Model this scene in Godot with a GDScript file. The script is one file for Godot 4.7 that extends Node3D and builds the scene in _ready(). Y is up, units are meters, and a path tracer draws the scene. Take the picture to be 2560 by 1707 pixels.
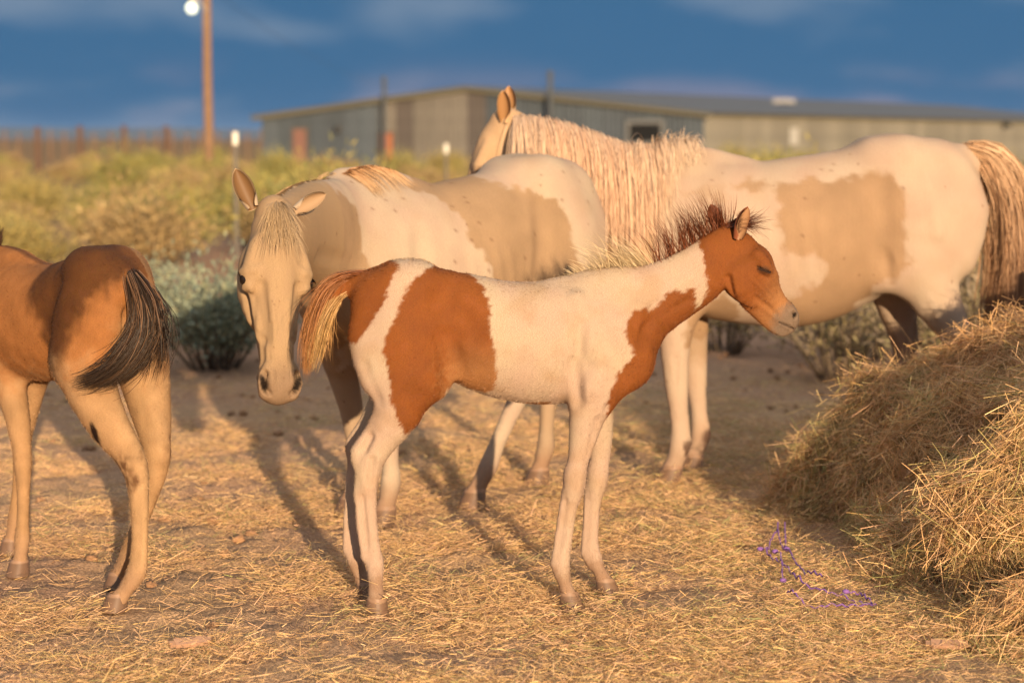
extends Node3D
# A foal and three other horses by a torn-open hay pile in low evening sun; metres, y up, the camera looks along -z.

const SUN_TURN := 13.5      # degrees the sun stands to the right of straight behind the camera
const SUN_HEIGHT := 9.6     # degrees above the horizon

var mats := {}
var used_names := {}
var bump := FastNoiseLite.new()
var fine := FastNoiseLite.new()
var cover := FastNoiseLite.new()
var hooves: Array[Vector3] = []

func _ready() -> void:
	var t0 := Time.get_ticks_msec()
	set_camera()
	set_sky()
	set_sun()
	set_noises()
	var jobs := {}
	var growers := {"pinto": grow_pinto, "bay": grow_bay, "cream": grow_cream, "paint": grow_paint}
	for horse in growers:
		var th := Thread.new()
		th.start(growers[horse])
		jobs[horse] = th
	make_materials()
	build_ground()
	build_hills()
	build_barn()
	build_fences()
	build_pole()
	print("setting ", Time.get_ticks_msec() - t0)
	build_shrubs()
	print("shrubs ", Time.get_ticks_msec() - t0)
	build_hay()
	build_straw()
	print("hay ", Time.get_ticks_msec() - t0)
	build_small_things()
	for horse in jobs:
		place_horse(horse, jobs[horse].wait_to_finish())
	print("horses ", Time.get_ticks_msec() - t0)

# ------------------------------------------------------------------ camera, sky, sun

func set_camera() -> void:
	var cam := Camera3D.new()
	cam.name = "camera"
	add_child(cam)
	cam.position = Vector3(0, 1.5, 0)
	cam.rotation_degrees = Vector3(-5.82, 0, 0)
	cam.near = 0.1
	cam.far = 20000.0
	var lens := CameraAttributesPhysical.new()
	lens.frustum_focal_length = 70.0
	lens.frustum_focus_distance = 6.3
	lens.exposure_aperture = 2.2
	lens.frustum_near = 0.1
	lens.frustum_far = 20000.0
	cam.attributes = lens
	cam.current = true

func set_sky() -> void:
	var env := Environment.new()
	env.background_mode = Environment.BG_SKY
	env.tonemap_mode = Environment.TONE_MAPPER_LINEAR
	env.tonemap_exposure = 2.35
	env.sdfgi_enabled = true
	env.ssao_enabled = true
	env.ssil_enabled = true
	var wide := 2048
	var high := 1024
	var im := Image.create(wide, high, false, Image.FORMAT_RGBF)
	var noise := FastNoiseLite.new()
	noise.seed = 11
	noise.frequency = 1.0
	noise.fractal_octaves = 4
	var blue := Color(0.021, 0.063, 0.124)
	var pale := Color(0.070, 0.105, 0.155)
	var mauve := Color(0.165, 0.130, 0.155)
	var grey := Color(0.41, 0.395, 0.385)
	var last := Color(0.1, 0.1, 0.1)
	for j in high:
		var up := 90.0 - (j + 0.5) * 180.0 / high
		if up < -3.0:
			im.fill_rect(Rect2i(0, j, wide, high - j), Color(0.2, 0.17, 0.14))
			break
		var step := 1 if up < 14.0 else (2 if up < 40.0 else 4)
		for i in range(0, wide, step):
			var turn := (i + 0.5) * 360.0 / wide - 180.0 - 90.0      # 0 straight ahead (-z), positive to the right
			turn = wrapf(turn + 180.0, -180.0, 180.0)
			var a := deg_to_rad(turn)
			var el := maxf(up, 0.0)
			var x := sin(a) * 7.0
			var z := cos(a) * 7.0
			var n := noise.get_noise_3d(x, el * 0.42, z) * 1.6
			var m := noise.get_noise_3d(x * 0.35 + 40.0, el * 0.16, z * 0.35) * 1.6
			var c := blue.lerp(pale, clampf(0.32 + 1.0 * m + 0.9 * n, 0.0, 1.0))
			# the storm bank opens into lit cloud tops close to the horizon and into paler cloud overhead
			var low := exp(-pow((el - 1.0) / 0.75, 2.0)) * clampf(n * 0.8 - m * 0.4, 0.0, 0.5)
			low += 1.1 * exp(-pow((el - 1.05) / 0.42, 2.0) - pow((turn + 13.4) / 2.2, 2.0))
			low += 0.30 * exp(-pow((el - 2.55) / 0.5, 2.0) - pow((turn - 3.0) / 6.0, 2.0))
			c = c.lerp(mauve, clampf(low, 0.0, 0.95))
			c = c.lerp(pale * 1.15, 0.85 * exp(-pow((el - 1.9) / 1.3, 2.0) - pow((turn - 2.0) / 5.0, 2.0)))
			var top := smoothstep(18.0, 34.0, el + n * 3.0)
			c = c.lerp(grey * (0.9 + 0.35 * m), 0.85 * top)
			if step == 1:
				im.set_pixel(i, j, c)
			else:
				im.fill_rect(Rect2i(i, j, step, 1), c)
			last = c
	var sky := Sky.new()
	var pano := PanoramaSkyMaterial.new()
	pano.panorama = ImageTexture.create_from_image(im)
	sky.sky_material = pano
	env.sky = sky
	env.background_energy_multiplier = 1.0
	env.fog_enabled = true
	env.fog_density = 0.00004
	env.fog_light_color = Color(0.62, 0.74, 0.92)
	var we := WorldEnvironment.new()
	we.name = "world_environment"
	we.environment = env
	add_child(we)

func set_sun() -> void:
	var sun := DirectionalLight3D.new()
	sun.name = "sun"
	add_child(sun)
	sun.rotation_degrees = Vector3(-SUN_HEIGHT, SUN_TURN, 0)
	sun.light_color = Color(1.0, 0.75, 0.48).linear_to_srgb()
	sun.light_energy = 1.08
	sun.light_angular_distance = 0.5
	sun.shadow_enabled = true

func set_noises() -> void:
	bump.seed = 3
	bump.frequency = 2.2
	bump.fractal_octaves = 3
	fine.seed = 5
	fine.frequency = 9.0
	fine.fractal_octaves = 2
	cover.seed = 9
	cover.frequency = 0.55
	cover.fractal_octaves = 3

# ------------------------------------------------------------------ helpers

func numbered(called: String) -> String:
	if not used_names.has(called):
		used_names[called] = 0
		return called
	used_names[called] += 1
	return "%s_%03d" % [called, used_names[called]]

func thing(called: String, label: String, category: String, at := Vector3.ZERO, turn := 0.0, group := "") -> Node3D:
	var o := Node3D.new()
	o.name = numbered(called)
	add_child(o)
	o.position = at
	o.rotation_degrees.y = turn
	tag(o, label, category, group)
	return o

func tag(o: Node, label: String, category: String, group := "") -> void:
	o.set_meta("label", label)
	o.set_meta("category", category)
	if group != "":
		o.set_meta("group", group)

func part(called: String, mesh: Mesh, material: Material, parent: Node, xf := Transform3D()) -> MeshInstance3D:
	var o := MeshInstance3D.new()
	o.name = numbered(called) if parent == self else called
	o.mesh = mesh
	o.material_override = material
	o.transform = xf
	parent.add_child(o, true)
	return o

func lin(r: float, g: float, b: float) -> Color:
	return Color(r, g, b).linear_to_srgb()

func plain(r: float, g: float, b: float, rough := 0.85) -> StandardMaterial3D:
	var m := StandardMaterial3D.new()
	m.albedo_color = lin(r, g, b)
	m.roughness = rough
	return m

func noise_tex(seed_: int, freq: float, size := 256, lo := 0.6, hi := 1.0, octaves := 4) -> NoiseTexture2D:
	var n := FastNoiseLite.new()
	n.seed = seed_
	n.frequency = freq
	n.fractal_octaves = octaves
	var t := NoiseTexture2D.new()
	t.width = size
	t.height = size
	t.seamless = true
	t.noise = n
	var g := Gradient.new()
	g.set_color(0, Color(lo, lo, lo))
	g.set_color(1, Color(hi, hi, hi))
	t.color_ramp = g
	return t

func normal_tex(seed_: int, freq: float, size := 256, strength := 4.0) -> NoiseTexture2D:
	var n := FastNoiseLite.new()
	n.seed = seed_
	n.frequency = freq
	n.fractal_octaves = 3
	var t := NoiseTexture2D.new()
	t.width = size
	t.height = size
	t.seamless = true
	t.as_normal_map = true
	t.bump_strength = strength
	t.noise = n
	return t

func make_materials() -> void:
	var coat := StandardMaterial3D.new()
	coat.vertex_color_use_as_albedo = true
	coat.albedo_color = lin(0.90, 0.885, 0.865)
	coat.roughness = 0.78
	coat.metallic_specular = 0.25
	coat.uv1_triplanar = true
	coat.uv1_scale = Vector3(4.5, 16.0, 16.0)
	coat.albedo_texture = noise_tex(21, 0.035, 1024, 0.66, 1.10, 4)
	coat.normal_enabled = true
	coat.normal_texture = normal_tex(22, 0.035, 1024, 5.0)
	coat.normal_scale = 0.14
	mats.coat = coat
	var hair := StandardMaterial3D.new()
	hair.vertex_color_use_as_albedo = true
	hair.albedo_color = lin(0.82, 0.79, 0.75)
	hair.roughness = 0.5
	hair.metallic_specular = 0.4
	mats.hair = hair
	var straw := StandardMaterial3D.new()
	straw.vertex_color_use_as_albedo = true
	straw.roughness = 0.6
	straw.metallic_specular = 0.35
	straw.backlight_enabled = true
	straw.backlight = Color(0.35, 0.35, 0.35)
	mats.straw = straw
	var vertex := StandardMaterial3D.new()
	vertex.vertex_color_use_as_albedo = true
	vertex.roughness = 0.9
	mats.vertex = vertex
	var soil := StandardMaterial3D.new()
	soil.vertex_color_use_as_albedo = true
	soil.roughness = 0.95
	soil.metallic_specular = 0.2
	soil.uv1_triplanar = true
	soil.uv1_world_triplanar = true
	soil.uv1_scale = Vector3(1.3, 1.3, 1.3)
	soil.albedo_texture = noise_tex(31, 0.05, 1024, 0.55, 1.0, 6)
	soil.normal_enabled = true
	soil.normal_texture = normal_tex(32, 0.08, 1024, 8.0)
	soil.normal_scale = 1.0
	mats.soil = soil
	var leaf := StandardMaterial3D.new()
	leaf.vertex_color_use_as_albedo = true
	leaf.roughness = 0.7
	leaf.backlight_enabled = true
	leaf.backlight = Color(0.5, 0.5, 0.5)
	mats.leaf = leaf
	var tin := StandardMaterial3D.new()
	tin.vertex_color_use_as_albedo = true
	tin.roughness = 0.75
	tin.metallic = 0.0
	tin.uv1_triplanar = true
	tin.uv1_scale = Vector3(2.2, 0.12, 2.2)
	tin.albedo_texture = noise_tex(41, 0.02, 512, 0.6, 1.0, 5)
	mats.tin = tin
	mats.wood = plain(0.36, 0.2, 0.11, 0.9)
	mats.post = plain(0.22, 0.12, 0.075, 0.95)
	mats.pole = plain(0.42, 0.24, 0.13, 0.9)
	mats.steel = plain(0.1, 0.085, 0.07, 0.7)
	mats.white = plain(0.7, 0.66, 0.56, 0.6)
	mats.dark = plain(0.02, 0.018, 0.016, 0.8)
	mats.twine = plain(0.22, 0.10, 0.34, 0.7)
	for m in [mats.pole, mats.post, mats.wood]:
		m.uv1_triplanar = true
		m.uv1_scale = Vector3(3, 0.4, 3)
		m.albedo_texture = noise_tex(51, 0.04, 256, 0.5, 1.0, 4)

# an open list of triangles with colours, committed as one mesh
class Shape:
	var v := PackedVector3Array()
	var n := PackedVector3Array()
	var c := PackedColorArray()
	var idx := PackedInt32Array()
	func tri(p: Vector3, q: Vector3, r: Vector3, col: Color) -> void:
		var nn := (r - p).cross(q - p).normalized()
		var b := v.size()
		v.append(p); v.append(q); v.append(r)
		for i in 3:
			n.append(nn); c.append(col); idx.append(b + i)
	func quad(p: Vector3, q: Vector3, r: Vector3, s: Vector3, col: Color) -> void:
		tri(p, q, r, col)
		tri(p, r, s, col)
	func box(lo: Vector3, hi: Vector3, col := Color.WHITE, xf := Transform3D()) -> void:
		var p := []
		for i in 8:
			p.append(xf * Vector3(hi.x if i & 1 else lo.x, hi.y if i & 2 else lo.y, hi.z if i & 4 else lo.z))
		quad(p[0], p[2], p[3], p[1], col)
		quad(p[5], p[7], p[6], p[4], col)
		quad(p[4], p[6], p[2], p[0], col)
		quad(p[1], p[3], p[7], p[5], col)
		quad(p[2], p[6], p[7], p[3], col)
		quad(p[4], p[0], p[1], p[5], col)
	# a round tube through points, each with its radius and colour
	func tube(pts: PackedVector3Array, radii: PackedFloat32Array, cols: PackedColorArray, sides := 6, caps := true) -> void:
		var base := v.size()
		var count := pts.size()
		var ref := Vector3.UP
		var d0 := (pts[count - 1] - pts[0]).normalized()
		if absf(d0.y) > 0.8:
			ref = Vector3.RIGHT
		for i in count:
			var d := (pts[mini(i + 1, count - 1)] - pts[maxi(i - 1, 0)]).normalized()
			var s := ref.cross(d).normalized()
			var u := d.cross(s).normalized()
			for k in sides:
				var t := TAU * k / sides
				var o := s * cos(t) + u * sin(t)
				v.append(pts[i] + o * radii[i]); n.append(o); c.append(cols[i])
		for i in count - 1:
			for k in sides:
				var a := base + i * sides + k
				var b := base + i * sides + (k + 1) % sides
				idx.append_array(PackedInt32Array([a, a + sides, b, b, a + sides, b + sides]))
		if caps:
			for e in [0, count - 1]:
				var m := v.size()
				var d := (pts[1] - pts[0]).normalized() * (-1.0 if e == 0 else 1.0)
				v.append(pts[e] + d * radii[e] * 0.3); n.append(d); c.append(cols[e])
				for k in sides:
					var a: int = base + e * sides + k
					var b: int = base + e * sides + (k + 1) % sides
					idx.append_array(PackedInt32Array([m, a, b] if e == 0 else [m, b, a]))
	# a tapering ribbon, for hair and straw
	func ribbon(pts: PackedVector3Array, width: float, across: Vector3, col: Color, tip: Color, taper := 1.0) -> void:
		var base := v.size()
		var count := pts.size()
		for i in count:
			var t := float(i) / (count - 1)
			var d := (pts[mini(i + 1, count - 1)] - pts[maxi(i - 1, 0)]).normalized()
			var s := (across - d * across.dot(d)).normalized()
			var nn := s.cross(d).normalized()
			var w := width * 0.5 * (1.0 - taper * t * t)
			v.append(pts[i] - s * w); v.append(pts[i] + s * w)
			n.append((nn - s * 0.6).normalized()); n.append((nn + s * 0.6).normalized())
			var k := col.lerp(tip, t)
			c.append(k); c.append(k)
		for i in count - 1:
			var a := base + i * 2
			idx.append_array(PackedInt32Array([a, a + 2, a + 1, a + 1, a + 2, a + 3]))
	# turn every triangle so that it faces the way its normals do
	func faced() -> void:
		for k in range(0, idx.size(), 3):
			var p := v[idx[k]]
			var w := (v[idx[k + 2]] - p).cross(v[idx[k + 1]] - p)
			if w.dot(n[idx[k]] + n[idx[k + 1]] + n[idx[k + 2]]) < 0.0:
				var t := idx[k + 1]
				idx[k + 1] = idx[k + 2]
				idx[k + 2] = t
	func add(o: Shape, xf: Transform3D, tint: Color) -> void:
		var start := v.size()
		v.append_array(xf * o.v)
		n.append_array(Transform3D(xf.basis.orthonormalized(), Vector3.ZERO) * o.n)
		for k in o.c:
			c.append(k * tint)
		for i in o.idx:
			idx.append(start + i)
	func mesh() -> ArrayMesh:
		var arr := []
		arr.resize(Mesh.ARRAY_MAX)
		arr[Mesh.ARRAY_VERTEX] = v
		arr[Mesh.ARRAY_NORMAL] = n
		arr[Mesh.ARRAY_COLOR] = c
		arr[Mesh.ARRAY_INDEX] = idx
		var m := ArrayMesh.new()
		m.add_surface_from_arrays(Mesh.PRIMITIVE_TRIANGLES, arr)
		return m

# a body as tapered bones joined by a smooth minimum and meshed as surface nets
class Field:
	var a := PackedVector3Array()
	var ab := PackedVector3Array()
	var inv := PackedFloat32Array()
	var ra := PackedFloat32Array()
	var dr := PackedFloat32Array()
	var q := PackedFloat32Array()
	var side := PackedVector3Array()
	var kk := PackedFloat32Array()
	var grp := PackedInt32Array()
	var groups := 0

	func chain(pts: Array, flat := 1.0, k := 0.04, across := Vector3(0, 0, 1), steps := 1) -> void:
		var p: Array = pts
		if steps > 1:
			p = []
			for i in pts.size() - 1:
				var p0: Array = pts[maxi(i - 1, 0)]
				var p1: Array = pts[i]
				var p2: Array = pts[i + 1]
				var p3: Array = pts[mini(i + 2, pts.size() - 1)]
				for s in steps:
					var t := float(s) / steps
					var o := []
					for e in 4:
						o.append(cubic_interpolate(p1[e], p2[e], p0[e], p3[e], t))
					p.append(o)
			p.append(pts[pts.size() - 1])
		for i in maxi(p.size() - 1, 1):
			var s: Array = p[i]
			var e: Array = p[mini(i + 1, p.size() - 1)]
			var pa := Vector3(s[0], s[1], s[2])
			var d := Vector3(e[0], e[1], e[2]) - pa
			a.append(pa)
			ab.append(d)
			inv.append(1.0 / maxf(d.length_squared(), 1e-8))
			ra.append(s[3])
			dr.append(e[3] - s[3])
			q.append(1.0 / flat - 1.0)
			side.append(across.normalized())
			kk.append(k)
			grp.append(groups)
		groups += 1

	func value(p: Vector3, first := 0, last := -1) -> float:
		var best := 10.0
		var cur := 10.0
		var g := -1
		var ck := 0.04
		for i in range(first, a.size() if last < 0 else last):
			if grp[i] != g:
				if g >= 0:
					var h := maxf(ck - absf(best - cur), 0.0)
					best = minf(best, cur) - h * h / (4.0 * ck)
				g = grp[i]
				cur = 10.0
				ck = kk[i]
			var w := p - a[i]
			var t := clampf(w.dot(ab[i]) * inv[i], 0.0, 1.0)
			w -= ab[i] * t
			w += side[i] * (w.dot(side[i]) * q[i])
			cur = minf(cur, w.length() - ra[i] - dr[i] * t)
		var h2 := maxf(ck - absf(best - cur), 0.0)
		return minf(best, cur) - h2 * h2 / (4.0 * ck)

	func grad(p: Vector3, first := 0, last := -1) -> Vector3:
		var e := 0.006
		var o := value(p, first, last)
		return Vector3(value(p + Vector3(e, 0, 0), first, last) - o, value(p + Vector3(0, e, 0), first, last) - o, value(p + Vector3(0, 0, e), first, last) - o).normalized()

	# [positions, normals, indices] of the surface where (p - clip_at) . clip_dir > 0
	func net(cell: float, clip_at := Vector3.ZERO, clip_dir := Vector3.ZERO, rounds := 2) -> Array:
		var lo := Vector3(100, 100, 100)
		var hi := -lo
		var most := 0.0
		for i in a.size():
			for e in 2:
				var p := a[i] + ab[i] * e
				var r := (ra[i] + dr[i] * e) * Vector3.ONE
				lo = lo.min(p - r)
				hi = hi.max(p + r)
			most = maxf(most, q[i])
		lo -= Vector3.ONE * cell * 4.0
		hi += Vector3.ONE * cell * 4.0
		var bx := int(ceil((hi.x - lo.x) / cell / 8.0)) + 1
		var by := int(ceil((hi.y - lo.y) / cell / 8.0)) + 1
		var bz := int(ceil((hi.z - lo.z) / cell / 8.0)) + 1
		var nx := bx * 8
		var ny := by * 8
		var sy := nx
		var sz := nx * ny
		var val := PackedFloat32Array()
		val.resize(sz * bz * 8)
		val.fill(1.0)
		var vid := PackedInt32Array()
		vid.resize(val.size())
		vid.fill(-1)
		var reach := cell * 8.0 * 0.87 + cell * 1.8
		var live := PackedInt32Array()
		var near := PackedInt32Array()
		var clipped := clip_dir.length() > 0.1
		for kz in bz:
			for ky in by:
				for kx in bx:
					var mid := lo + Vector3(kx * 8 + 3.5, ky * 8 + 3.5, kz * 8 + 3.5) * cell
					if clipped and (mid - clip_at).dot(clip_dir) < -reach:
						continue
					near.clear()
					var deep := false
					for i in a.size():
						var w := mid - a[i]
						var t := clampf(w.dot(ab[i]) * inv[i], 0.0, 1.0)
						w -= ab[i] * t
						w += side[i] * (w.dot(side[i]) * q[i])
						var d := w.length() - ra[i] - dr[i] * t
						var rr := reach * (1.0 + maxf(q[i], 0.0))
						if d < -rr:
							deep = true
							break
						if d < rr + kk[i]:
							near.append(i)
					if not deep and near.is_empty():
						continue
					var corner := kx * 8 + ky * 8 * sy + kz * 8 * sz
					if deep:
						for z in 8:
							for y in 8:
								var row := corner + y * sy + z * sz
								for x in 8:
									val[row + x] = -1.0
						continue
					live.append(corner)
					var m := near.size()
					for z in 8:
						for y in 8:
							var row := corner + y * sy + z * sz
							var p := lo + Vector3(kx * 8, ky * 8 + y, kz * 8 + z) * cell
							for x in 8:
								var best := 10.0
								var cur := 10.0
								var g := -1
								var ck := 0.04
								for j in m:
									var i := near[j]
									if grp[i] != g:
										if g >= 0:
											var h := ck - absf(best - cur)
											best = minf(best, cur)
											if h > 0.0:
												best -= h * h / (4.0 * ck)
										g = grp[i]
										cur = 10.0
										ck = kk[i]
									var w := p - a[i]
									var t := clampf(w.dot(ab[i]) * inv[i], 0.0, 1.0)
									w -= ab[i] * t
									w += side[i] * (w.dot(side[i]) * q[i])
									cur = minf(cur, w.length() - ra[i] - dr[i] * t)
								var h2 := ck - absf(best - cur)
								best = minf(best, cur)
								if h2 > 0.0:
									best -= h2 * h2 / (4.0 * ck)
								val[row + x] = best
								p.x += cell
		var pos := PackedVector3Array()
		var nor := PackedVector3Array()
		var cells := PackedInt32Array()
		var thr := cell * 1.8 * (1.0 + most)
		var off := PackedInt32Array([0, 1, sy, sy + 1, sz, sz + 1, sz + sy, sz + sy + 1])
		var e0 := PackedInt32Array([0, 2, 4, 6, 0, 1, 4, 5, 0, 1, 2, 3])
		var e1 := PackedInt32Array([1, 3, 5, 7, 2, 3, 6, 7, 4, 5, 6, 7])
		var f := PackedFloat32Array()
		f.resize(8)
		for corner in live:
			for z in 8:
				for y in 8:
					for x in 8:
						var i := corner + x + y * sy + z * sz
						if absf(val[i]) > thr or i + sz + sy + 1 >= val.size():
							continue
						var mask := 0
						for k in 8:
							f[k] = val[i + off[k]]
							if f[k] < 0.0:
								mask |= 1 << k
						if mask == 0 or mask == 255:
							continue
						var ix := i % nx
						var iy := (i / sy) % ny
						var iz := i / sz
						var sum := Vector3.ZERO
						var cnt := 0
						for k in 12:
							var p := e0[k]
							var r := e1[k]
							if (f[p] < 0.0) != (f[r] < 0.0):
								var t := f[p] / (f[p] - f[r])
								var pp := Vector3(p & 1, (p >> 1) & 1, p >> 2)
								var pr := Vector3(r & 1, (r >> 1) & 1, r >> 2)
								sum += pp.lerp(pr, t)
								cnt += 1
						var at := lo + (Vector3(ix, iy, iz) + sum / cnt) * cell
						if clipped and (at - clip_at).dot(clip_dir) < 0.0:
							continue
						vid[i] = pos.size()
						pos.append(at)
						cells.append(i)
						nor.append(Vector3(f[1] + f[3] + f[5] + f[7] - f[0] - f[2] - f[4] - f[6], f[2] + f[3] + f[6] + f[7] - f[0] - f[1] - f[4] - f[5], f[4] + f[5] + f[6] + f[7] - f[0] - f[1] - f[2] - f[3]).normalized())
		var quads := PackedInt32Array()
		var steps := PackedInt32Array([1, sy, sz])
		for k in cells.size():
			var i := cells[k]
			var inside := val[i] < 0.0
			for ax in 3:
				if (val[i + steps[ax]] < 0.0) == inside:
					continue
				var u: int = steps[(ax + 1) % 3]
				var w: int = steps[(ax + 2) % 3]
				var v1 := vid[i - u]
				var v2 := vid[i - u - w]
				var v3 := vid[i - w]
				if v1 < 0 or v2 < 0 or v3 < 0:
					continue
				if inside:
					quads.append_array(PackedInt32Array([k, v3, v2, v1]))
				else:
					quads.append_array(PackedInt32Array([k, v1, v2, v3]))
		for round_ in rounds:
			var acc := PackedVector3Array()
			acc.resize(pos.size())
			var num := PackedInt32Array()
			num.resize(pos.size())
			for k in range(0, quads.size(), 4):
				for e in 4:
					var p := quads[k + e]
					var r := quads[k + (e + 1) % 4]
					acc[p] += pos[r]
					acc[r] += pos[p]
					num[p] += 1
					num[r] += 1
			for k in pos.size():
				if num[k] > 5:
					pos[k] = pos[k].lerp(acc[k] / num[k], 0.45)
		var idx := PackedInt32Array()
		for k in range(0, quads.size(), 4):
			idx.append_array(PackedInt32Array([quads[k], quads[k + 1], quads[k + 2], quads[k], quads[k + 2], quads[k + 3]]))
		return [pos, nor, idx]

static func remade_normals(pos: PackedVector3Array, idx: PackedInt32Array) -> PackedVector3Array:
	var n := PackedVector3Array()
	n.resize(pos.size())
	for k in range(0, idx.size(), 3):
		var p := pos[idx[k]]
		var w := (pos[idx[k + 2]] - p).cross(pos[idx[k + 1]] - p)
		n[idx[k]] += w
		n[idx[k + 1]] += w
		n[idx[k + 2]] += w
	for k in n.size():
		n[k] = n[k].normalized()
	return n

# raise (or with a negative height press in) what lies near each segment: [ax, ay, az, bx, by, bz, radius, height]
static func emboss(pos: PackedVector3Array, nor: PackedVector3Array, marks: Array) -> void:
	for m in marks:
		var a := Vector3(m[0], m[1], m[2])
		var ab := Vector3(m[3], m[4], m[5]) - a
		var l := maxf(ab.length_squared(), 1e-9)
		var r: float = m[6]
		var h: float = m[7]
		var box := AABB(a, Vector3.ZERO).expand(a + ab).grow(r)
		for i in pos.size():
			if not box.has_point(pos[i]):
				continue
			var w := pos[i] - a
			var d := (w - ab * clampf(w.dot(ab) / l, 0.0, 1.0)).length() / r
			if d < 1.0:
				var k := 1.0 - d * d
				pos[i] += nor[i] * (1.45 * h * k * k)

# how far inside a marking a point lies, as 0 .. 1 across an edge of the given softness
static func inside(p: Vector2, poly: PackedVector2Array, soft: float) -> float:
	var best := 1e9
	var odd := false
	var j := poly.size() - 1
	for i in poly.size():
		var a := poly[i]
		var b := poly[j]
		if (a.y > p.y) != (b.y > p.y) and p.x < (b.x - a.x) * (p.y - a.y) / (b.y - a.y) + a.x:
			odd = not odd
		var e := b - a
		var w := p - a
		w -= e * clampf(w.dot(e) / maxf(e.length_squared(), 1e-9), 0.0, 1.0)
		best = minf(best, w.length_squared())
		j = i
	return smoothstep(-soft, soft, sqrt(best) * (1.0 if odd else -1.0))

static func V(x: float, y: float) -> Vector2:
	return Vector2(x, y)

static func outline(pts: Array) -> PackedVector2Array:
	return PackedVector2Array(pts)

# ------------------------------------------------------------------ horses
# each in its own axes: x forward, y up, z to its right

static func scaled(pts: Array, sx: float, ox: float, sy: float, sr: float, mirror := 1.0) -> Array:
	var out := []
	for p in pts:
		out.append([p[0] * sx + ox, p[1] * sy, p[2] * mirror * sr, p[3] * sr])
	return out

func foal_trunk(F: Field, sx: float, ox: float, sy: float, sr: float, wide := 1.0) -> void:
	F.chain(scaled([[-0.25, 0.985, 0, 0.125], [-0.06, 0.908, 0, 0.168], [0.064, 0.866, 0, 0.186], [0.19, 0.852, 0, 0.196], [0.302, 0.862, 0, 0.193], [0.40, 0.89, 0, 0.165]], sx, ox, sy, sr), 0.74 * (0.5 + 0.5 * wide), 0.05, Vector3(0, 0, 1), 3)
	for s in [-1.0, 1.0]:
		F.chain(scaled([[-0.24, 0.99, 0.055, 0.105], [-0.245, 0.87, 0.07, 0.118], [-0.205, 0.78, 0.082, 0.096], [-0.145, 0.735, 0.085, 0.052]], sx, ox, sy, sr, s * wide), 0.68, 0.06, Vector3(0, 0, 1), 3)
		F.chain(scaled([[-0.33, 0.99, 0.03, 0.062], [-0.352, 0.88, 0.05, 0.068], [-0.32, 0.76, 0.072, 0.068]], sx, ox, sy, sr, s * wide), 0.8, 0.05, Vector3(0, 0, 1), 2)
		F.chain(scaled([[-0.20, 1.055, 0.045, 0.05], [-0.27, 1.045, 0.05, 0.05], [-0.34, 1.01, 0.03, 0.045]], sx, ox, sy, sr, s), 1.0, 0.06)
		F.chain(scaled([[0.36, 1.0, 0.03, 0.06], [0.42, 0.88, 0.07, 0.085], [0.455, 0.79, 0.075, 0.07]], sx, ox, sy, sr, s), 0.55, 0.05, Vector3(0, 0, 1), 2)
		F.chain(scaled([[0.455, 0.79, 0.075, 0.07], [0.37, 0.71, 0.085, 0.066]], sx, ox, sy, sr, s), 0.7, 0.05)
	F.chain(scaled([[0.40, 0.83, 0, 0.13], [0.468, 0.79, 0, 0.082]], sx, ox, sy, sr), 0.9, 0.06)
	F.chain(scaled([[0.26, 1.0, 0, 0.045], [0.34, 1.02, 0, 0.045], [0.44, 1.03, 0, 0.05]], sx, ox, sy, sr), 0.6, 0.06)

func foal_neck_head(F: Field, sx: float, ox: float, sy: float, sr: float) -> void:
	F.chain(scaled([[0.40, 0.93, 0, 0.135], [0.50, 0.965, 0, 0.124], [0.605, 1.015, 0, 0.106], [0.69, 1.065, 0, 0.096], [0.745, 1.11, 0, 0.086], [0.785, 1.145, 0, 0.075]], sx, ox, sy, sr), 0.56, 0.06, Vector3(0, 0, 1), 2)
	F.chain(scaled([[0.80, 1.165, 0, 0.052], [0.858, 1.088, 0, 0.083], [0.903, 1.01, 0, 0.062], [0.939, 0.966, 0, 0.050], [0.972, 0.938, 0, 0.043]], sx, ox, sy, sr), 0.66, 0.03, Vector3(0, 0, 1), 2)
	for s in [-1.0, 1.0]:
		F.chain(scaled([[0.822, 1.075, 0.03, 0.050], [0.832, 1.038, 0.032, 0.050], [0.86, 1.0, 0.025, 0.036]], sx, ox, sy, sr, s), 0.55, 0.022, Vector3(0, 0, 1), 2)
		F.chain(scaled([[0.878, 1.13, 0.038, 0.022], [0.902, 1.108, 0.046, 0.018], [0.915, 1.085, 0.044, 0.014]], sx, ox, sy, sr, s), 1.0, 0.02)
		F.chain(scaled([[0.895, 1.092, 0.044, 0.019], [0.90, 1.088, 0.046, 0.018]], sx, ox, sy, sr, s), 1.0, 0.012)
		F.chain(scaled([[0.988, 0.952, 0.02, 0.018], [1.0, 0.938, 0.018, 0.016]], sx, ox, sy, sr, s), 1.0, 0.012)
		F.chain(scaled([[0.87, 1.04, 0.04, 0.012], [0.925, 0.985, 0.032, 0.010]], sx, ox, sy, sr, s), 1.0, 0.02)
	F.chain(scaled([[0.972, 0.932, 0, 0.042], [0.986, 0.918, 0, 0.036], [0.990, 0.900, 0, 0.024]], sx, ox, sy, sr), 0.85, 0.02)
	F.chain(scaled([[0.86, 0.985, 0, 0.030], [0.92, 0.925, 0, 0.026], [0.952, 0.90, 0, 0.026], [0.972, 0.886, 0, 0.019]], sx, ox, sy, sr), 0.75, 0.012, Vector3(0, 0, 1), 2)

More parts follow.
